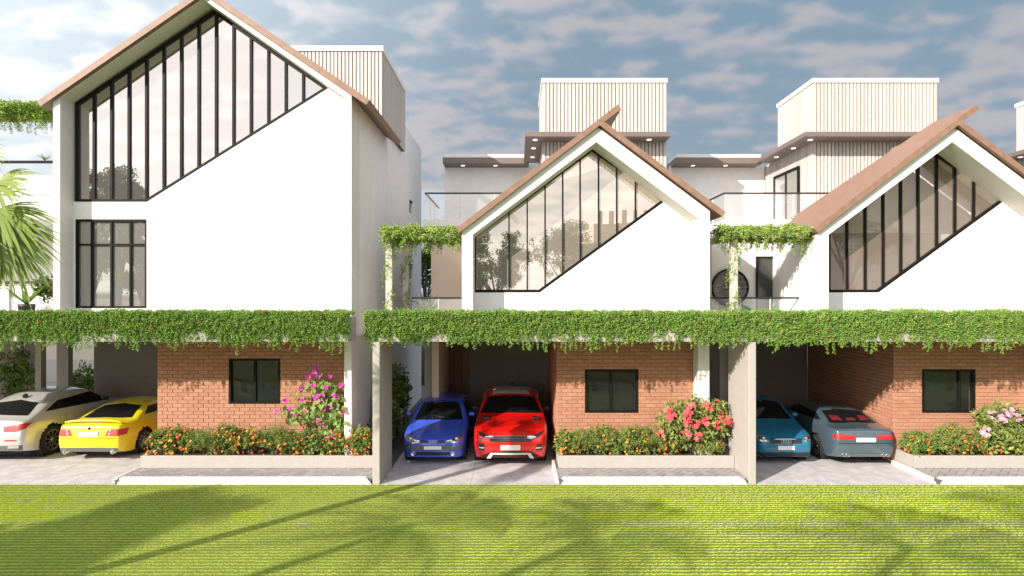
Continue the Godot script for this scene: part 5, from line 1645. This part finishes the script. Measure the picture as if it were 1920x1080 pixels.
func bougainvillea(mats: Array) -> void:
	var d := 15.2
	var t := thing("bougainvillea", "magenta bougainvillea climbing the brick wall in the planter", "climber", Vector3(PX(600, d), 0.36, -d))
	var s := mb()
	var stems := [[[606, 858], [602, 800], [612, 760], [590, 712], [596, 690]], [[606, 850], [590, 800], [560, 776], [530, 765]], [[604, 840], [620, 790], [636, 740]]]
	for st in stems:
		s = mb()
		var pts := []; var rad := []
		for i in st.size():
			pts.append(P(st[i][0], st[i][1], d - 0.03 * i)); rad.append(0.020 - 0.0035 * i)
		tube(s, pts, rad, 6); obj("stem", s, M.bark, t)
	var one := mb()
	leaf(one, Vector3.ZERO, Vector3(0, -1, 0.3), Vector3(0, 0.4, 1), 0.18, 0.14, 0.12)
	var lm := done(one)
	var lmats := []
	for k in 4:
		var m := mat("climber_leaf_%d" % k, [Color(0.17, 0.25, 0.045), Color(0.13, 0.21, 0.04), Color(0.21, 0.28, 0.06), Color(0.10, 0.17, 0.035)][k], 0.55)
		m.backlight_enabled = true; m.backlight = Color(0.4, 0.5, 0.2)
		lmats.append(m)
	# clumps: [px, py, half width px, half height px, leaves]
	var clumps := [[594, 708, 16, 12, 12], [590, 735, 30, 20, 52], [620, 738, 24, 20, 40], [562, 776, 26, 13, 26], [612, 770, 30, 18, 54], [626, 798, 22, 16, 32], [600, 825, 28, 18, 46], [545, 772, 14, 11, 10], [605, 842, 20, 12, 22]]
	for c in clumps:
		for i in c[4]:
			var p := P(c[0] + rng.randf_range(-1, 1) * c[2], c[1] + rng.randf_range(-1, 1) * c[3], d + rng.randf_range(-0.22, 0.08))
			var b := Basis(Vector3.UP, rng.randf_range(-0.9, 0.9)) * Basis(Vector3.RIGHT, rng.randf_range(-0.8, 0.3)) * Basis(Vector3.BACK, rng.randf_range(-1.1, 1.1))
			mesh_part("leaf", lm, lmats[rng.randi() % 4], t, Transform3D(b.scaled(Vector3.ONE * rng.randf_range(0.7, 1.2)), p - t.position))
	var fl := blossom_mesh(3, 0.11, 0.75, 4)
	for q in [[596, 688], [590, 697], [598, 705], [578, 708], [619, 706], [639, 722], [565, 728], [587, 725], [612, 727], [598, 742], [592, 745], [606, 740], [628, 742], [633, 746], [568, 752], [546, 766], [520, 770], [548, 778], [535, 752], [608, 765], [624, 764], [645, 772], [598, 790], [606, 797], [570, 820], [596, 822], [619, 820], [628, 776], [583, 700], [601, 748]]:
		var p := P(q[0], q[1], d - 0.24 + rng.randf_range(-0.05, 0.08))
		var out := (Vector3(0, 0.35, 1) + rdir() * 0.5).normalized()
		mesh_part("blossom", fl, mats[rng.randi() % mats.size()], t, Transform3D((Basis(Quaternion(Vector3.UP, out)) * Basis(Vector3.UP, rng.randf() * TAU)).scaled(Vector3.ONE * rng.randf_range(0.75, 1.1)), p - t.position))

# one fan leaf of a palm: stalk from a to hub, blades round the direction of the stalk
func fan_leaf(t: Node3D, a: Vector3, hub: Vector3, face: Vector3, r: float, n: int, spread: float, m: Material, droop := 0.35) -> void:
	var s := mb()
	tube(s, [a, (a + hub) / 2 + Vector3(0, 0.12, 0), hub], [0.022, 0.016, 0.011], 6)
	var fr := obj("frond", s, M.palm_stalk, t)
	s = mb()
	var dir := (hub - a).normalized()
	var side := dir.cross(face).normalized()
	for i in n:
		var f := lerpf(-1, 1, (i + 0.5) / n)
		var d := (dir * cos(f * spread) + side * sin(f * spread) + rdir() * 0.06).normalized()
		var len := r * (1.0 - 0.25 * f * f) * rng.randf_range(0.86, 1.06)
		var w := len * rng.randf_range(0.055, 0.075)
		var sd := d.cross(face).normalized()
		var prev_l := hub - sd * w * 0.15; var prev_r := hub + sd * w * 0.15
		var p := hub
		var seg := 5
		for k in seg:
			var q := float(k + 1) / seg
			p = hub + d * len * q + Vector3(0, -droop * len * q * q, 0)
			var ww := w * (0.25 + 1.5 * q if q < 0.45 else (1.0 - q) * 1.7) * 0.5
			var l := p - sd * ww; var rr := p + sd * ww
			quad(s, prev_l, prev_r, rr, l)
			prev_l = l; prev_r = rr
	obj("blade", s, m, fr)

func palm_left() -> void:
	var d := 8.5
	mat("palm_stalk", Color(0.16, 0.20, 0.05), 0.6)
	var ms := []
	for k in 3:
		var m := mat("palm_leaf_%d" % k, [Color(0.15, 0.215, 0.035), Color(0.12, 0.185, 0.03), Color(0.185, 0.24, 0.045)][k], 0.45)
		m.backlight_enabled = true; m.backlight = Color(0.5, 0.55, 0.2)
		ms.append(m)
	var foot := Vector3(PX(-70, d), 0, -d)
	var t := thing("fan_palm", "fan palm with arching yellow-green fronds in front of the tall house", "palm", foot)
	var crown := P(-62, 380, d)
	var s := mb()
	var pts := []; var rad := []
	for i in 9:
		var f := i / 8.0
		pts.append(foot.lerp(crown, f) + Vector3(0.08 * sin(f * 3.0), 0, 0)); rad.append(0.15 - 0.04 * f)
	tube(s, pts, rad, 12); obj("trunk", s, M.palm_bark, t)
	# fronds: hub pixel, depth, radius (m), facing
	var fr := [[-10, 395, 8.3, 1.02, 36, 1.2], [-2, 425, 8.2, 1.0, 36, 1.15], [-14, 350, 8.35, 0.95, 32, 1.1], [6, 455, 8.15, 0.85, 30, 1.0], [-4, 440, 8.1, 0.82, 24, 1.0], [-34, 300, 8.4, 0.74, 22, 1.2], [-30, 225, 8.6, 0.66, 20, 1.2], [-25, 360, 8.7, 0.74, 20, 1.1], [-110, 330, 8.6, 0.85, 22, 1.3], [-130, 400, 8.4, 0.85, 22, 1.3], [-70, 270, 9.0, 0.85, 22, 1.3], [-80, 440, 7.8, 0.85, 22, 1.3]]
	for i in fr.size():
		var q: Array = fr[i]
		var face := Vector3(rng.randf_range(-0.2, 0.2), 0.65, 0.75).normalized()
		fan_leaf(t, crown, P(q[0], q[1], q[2]), face, q[3], q[4], q[5], ms[i % 3], 0.45)

func strap_plant(label: String, at: Vector3, n: int, len: float, wide: float, c: Color, arch: float, key: String) -> void:
	var t := thing("potted_plant", label, "plant", at)
	var m := mat(key, c, 0.45)
	m.backlight_enabled = true; m.backlight = Color(0.4, 0.5, 0.2)
	for i in n:
		var a := TAU * i / n + rng.randf_range(-0.3, 0.3)
		var up := rng.randf_range(0.55, 1.5)
		var d := Vector3(cos(a), up, sin(a)).normalized()
		var sd := d.cross(Vector3.UP).normalized()
		var s := mb()
		var l := len * rng.randf_range(0.75, 1.1)
		var pl := at - sd * wide * 0.2; var pr := at + sd * wide * 0.2
		for k in 5:
			var q := (k + 1) / 5.0
			var p := at + d * l * q + Vector3(d.x, -0.6, d.z) * arch * l * q * q
			var w := wide * (0.5 + q if q < 0.5 else (1.0 - q) * 2.0) * 0.5
			quad(s, pl, pr, p + sd * w, p - sd * w)
			pl = p - sd * w; pr = p + sd * w
		obj("leaf", s, m, t)

func pot(label: String, at: Vector3, r: float, h: float, m: Material) -> void:
	var t := thing("plant_pot", label, "pot", at)
	var s := mb()
	lathe(s, [[0.0, 0.001], [0.0, r * 0.78], [h * 0.85, r * 0.97], [h * 0.86, r], [h, r], [h, r * 0.9], [h * 0.9, r * 0.88]], at, 1, 24)
	obj("bowl", s, m, t)
	s = mb(); lathe(s, [[h * 0.9, r * 0.88], [h * 0.92, 0.001]], at, 1, 20); obj("soil", s, M.soil, t)

func small_plants() -> void:
	strap_plant("broad strap-leaved plant standing on the balcony behind pergola posts", Vector3(PX(801, 16.2), 3.95, -16.2), 15, 0.85, 0.13, Color(0.10, 0.155, 0.05), 0.35, "strap_leaf")
	strap_plant("large-leaved plant beside the balcony door near round window", Vector3(PX(1421, 16.4), 3.7, -16.4), 9, 1.0, 0.34, Color(0.07, 0.16, 0.055), 0.3, "broad_leaf")
	strap_plant("small spiky plant on the rail of roof terrace", Vector3(PX(84, 17.2), PY(301, 17.2), -17.2), 11, 0.30, 0.05, Color(0.11, 0.15, 0.05), 0.3, "spike_leaf")
	pot("black plant pot on balcony beside the tall white house", Vector3(PX(50, 15.6), 3.62, -15.6), 0.19, PY(570, 15.6) - 3.62, M.pot_black)
	pot("wide white plant pot on balcony next to black pot", Vector3(PX(87, 15.6), 3.62, -15.6), 0.17, PY(569, 15.6) - 3.62, M.pot_white)
	strap_plant("broad-leaved plant growing in the black balcony pot", Vector3(PX(50, 15.6), PY(571, 15.6), -15.6), 10, 0.95, 0.16, Color(0.10, 0.19, 0.04), 0.25, "pot_leaf")
	shrub("green_shrub", "leafy green shrub in the white balcony pot", Vector3(PX(87, 15.7), PY(572, 15.7), -15.7), Vector3(0.28, 0.42, 0.2), "broad", 60, DARK, "")
	shrub("green_shrub", "leafy shrub behind the carport, seen between posts over silver car", Vector3(PX(151, 21.2), 0, -21.2), Vector3(0.75, 1.0, 0.5), "broad", 260, DARK, "")
	shrub("green_shrub", "tall leafy shrub at the back wall behind silver car", Vector3(PX(28, 19.5), 0, -19.5), Vector3(0.6, 1.5, 0.5), "broad", 240, DARK, "")

func tree(at: Vector3, h: float, r: float, count: int, c: Color, label: String, called: String, sd: int, group := "") -> Node3D:
	rng.seed = sd
	var t := thing(called, label, "tree", at, group)
	var s := mb()
	var bend := Vector3(rng.randf_range(-0.4, 0.4), 0, rng.randf_range(-0.4, 0.4))
	var fork := at + Vector3(0, h * 0.45, 0) + bend
	tube(s, [at - Vector3(0, 0.1, 0), at + Vector3(0, h * 0.2, 0) + bend * 0.4, fork], [h * 0.024, h * 0.019, h * 0.015], 10)
	var ends := []
	for k in 9:
		var a := TAU * k / 9.0 + rng.randf_range(-0.3, 0.3)
		var e := fork + Vector3(cos(a) * r * rng.randf_range(0.35, 0.75), h * rng.randf_range(0.08, 0.42), sin(a) * r * rng.randf_range(0.35, 0.75))
		tube(s, [fork - Vector3(0, h * 0.05 * (k % 3), 0), fork.lerp(e, 0.5) + Vector3(0, -0.1, 0), e], [h * 0.010, h * 0.006, h * 0.003], 6)
		ends.append(e)
	obj("trunk", s, M.bark, t)
	var xf := []; var col := []
	var clumps := []
	for e in ends:
		for k in 3: clumps.append([e + rdir() * r * 0.32, r * rng.randf_range(0.20, 0.36)])
	for i in count:
		var q: Array = clumps[rng.randi() % clumps.size()]
		var d := rdir()
		var p: Vector3 = q[0] + d * q[1] * pow(rng.randf(), 0.4) * Vector3(1.15, 0.8, 1.15)
		xf.append(spun(p, rng.randf_range(0.7, 1.3))); col.append(tint(c, 0.3))
	scatter("crown", sprig_of("tree"), M.leaf, t, xf, col)
	return t

func feather_palm(at: Vector3, h: float, r: float, label: String, sd: int, group: String) -> void:
	rng.seed = sd
	var t := thing("feather_palm", label, "palm", at, group)
	var s := mb()
	var lean := Vector3(rng.randf_range(-0.5, 0.5), 0, rng.randf_range(-0.5, 0.5))
	var top := at + Vector3(0, h, 0) + lean
	tube(s, [at - Vector3(0, 0.1, 0), at + Vector3(0, h * 0.4, 0) + lean * 0.25, top], [0.17, 0.13, 0.10], 10)
	obj("trunk", s, M.palm_bark, t)
	for k in 13:
		var a := TAU * k / 13.0 * 2.0 + rng.randf_range(-0.2, 0.2)
		var lift := rng.randf_range(0.15, 1.2)
		var d := Vector3(cos(a), lift, sin(a)).normalized()
		var side := d.cross(Vector3.UP).normalized()
		var pts := []; var rad := []
		for i in 8:
			var q := i / 7.0
			pts.append(top + d * r * q + Vector3(0, -r * 0.62 * q * q, 0)); rad.append(0.022 * (1.0 - q * 0.8))
		s = mb(); tube(s, pts, rad, 5)
		var fr := obj("frond", s, M.palm_stalk, t)
		s = mb()
		for i in 34:
			var q := 0.12 + 0.88 * i / 34.0
			var p: Vector3 = pts[int(q * 6.99)].lerp(pts[mini(int(q * 6.99) + 1, 7)], q * 6.99 - int(q * 6.99))
			var len := r * 0.30 * sin(PI * clampf(q * 0.85 + 0.12, 0, 1)) * rng.randf_range(0.85, 1.1)
			for sg in [-1.0, 1.0]:
				var ld: Vector3 = (side * sg + d * 0.7 + Vector3(0, -0.35, 0)).normalized()
				leaf(s, p, ld, Vector3(0, 1, 0.1), len, 0.032, 0.1)
		obj("leaflets", s, M.palm_leaf_1, fr)
# ---------------------------------------------------------------- behind the camera: trees that shade the lawn and show in the glass, and the house across the green
func make_behind_camera() -> void:
	var g := "trees across the green"
	var spots := [[-23.3, 4.0, 12.6, 1.9, "slender tree across the green, mirrored beside the tall house's jamb"], [-20.3, 5.0, 11.2, 1.5, "slighter tree across the green beside the slender one"], [-16.8, -3.2, 8.6, 1.3, "narrow tree across the green, nearest to the fan palm"], [-27.0, 7.0, 12.0, 3.0, "broad tree across the green, mirrored in the tall house's window"], [-34.0, 8.0, 12.5, 3.6, "broad tree at the end of the row across the green"], [-4.5, 6.5, 10.0, 2.4, "middle-sized tree across the green, before the peach house's corner tree"], [-1.5, 12.0, 9.5, 2.6, "tree close to the peach house's corner"], [4.0, 13.0, 10.5, 3.0, "tree directly in front of the peach house"], [17.0, 9.0, 13.5, 3.6, "tallest tree across the green, beside the peach house"], [24.0, 12.0, 12.0, 3.6, "broad tree beyond the tallest tree, past the peach house"]]
	for i in spots.size():
		var q: Array = spots[i]
		tree(Vector3(q[0], 0, q[1]), q[2], q[3], 420 if i == 2 else 900, DARK.lerp(OLIVE, 0.5), q[4], "tree", 80 + i, g)
	for q in [[-11.2, -2.6, 6.4, 2.5, "small feather palm on the green, standing between fan palm and lawn's edge"], [-8.9, -1.0, 7.4, 2.7, "middle-sized feather palm on the green beside the small one"], [-5.2, 0.8, 8.2, 2.9, "taller feather palm on the green, facing the grey coupe"], [-2.4, 1.6, 9.2, 3.0, "tallest feather palm on the green"]]:
		feather_palm(Vector3(q[0], 0, q[1]), q[2], q[3], q[4], int(q[2] * 100), "feather palms on the green")
	# house across the green
	var h := thing("opposite_house", "peach house across the green, mirrored in the slanting glass", "house", Vector3(8.5, 0, 20.0))
	var s := mb(); box(s, Vector3(4.2, 0, 18.0), Vector3(13.5, 8.6, 26.0)); obj("wall", s, M.blush_render, h)
	s = mb(); box(s, Vector3(6.5, 8.6, 18.2), Vector3(13.5, 10.3, 26.0)); obj("upper_wall", s, M.blush_render, h)
	s = mb(); box(s, Vector3(3.0, 7.0, 17.0), Vector3(9.6, 7.2, 17.99)); obj("canopy", s, M.canopy_edge, h)
	for i in 7:
		s = mb(); var x := 6.9 + 0.95 * i
		box(s, Vector3(x, 10.3, 18.3), Vector3(x + 0.40, 11.4, 18.9)); obj("roof_fin", s, M.blush_render, h)
	for i in 3:
		var w := part_group("window", h)
		s = mb(); var x := 5.0 + 2.9 * i
		box(s, Vector3(x, 4.2, 17.94), Vector3(x + 1.6, 6.0, 17.98)); obj("pane", s, M.glass_dark, w)
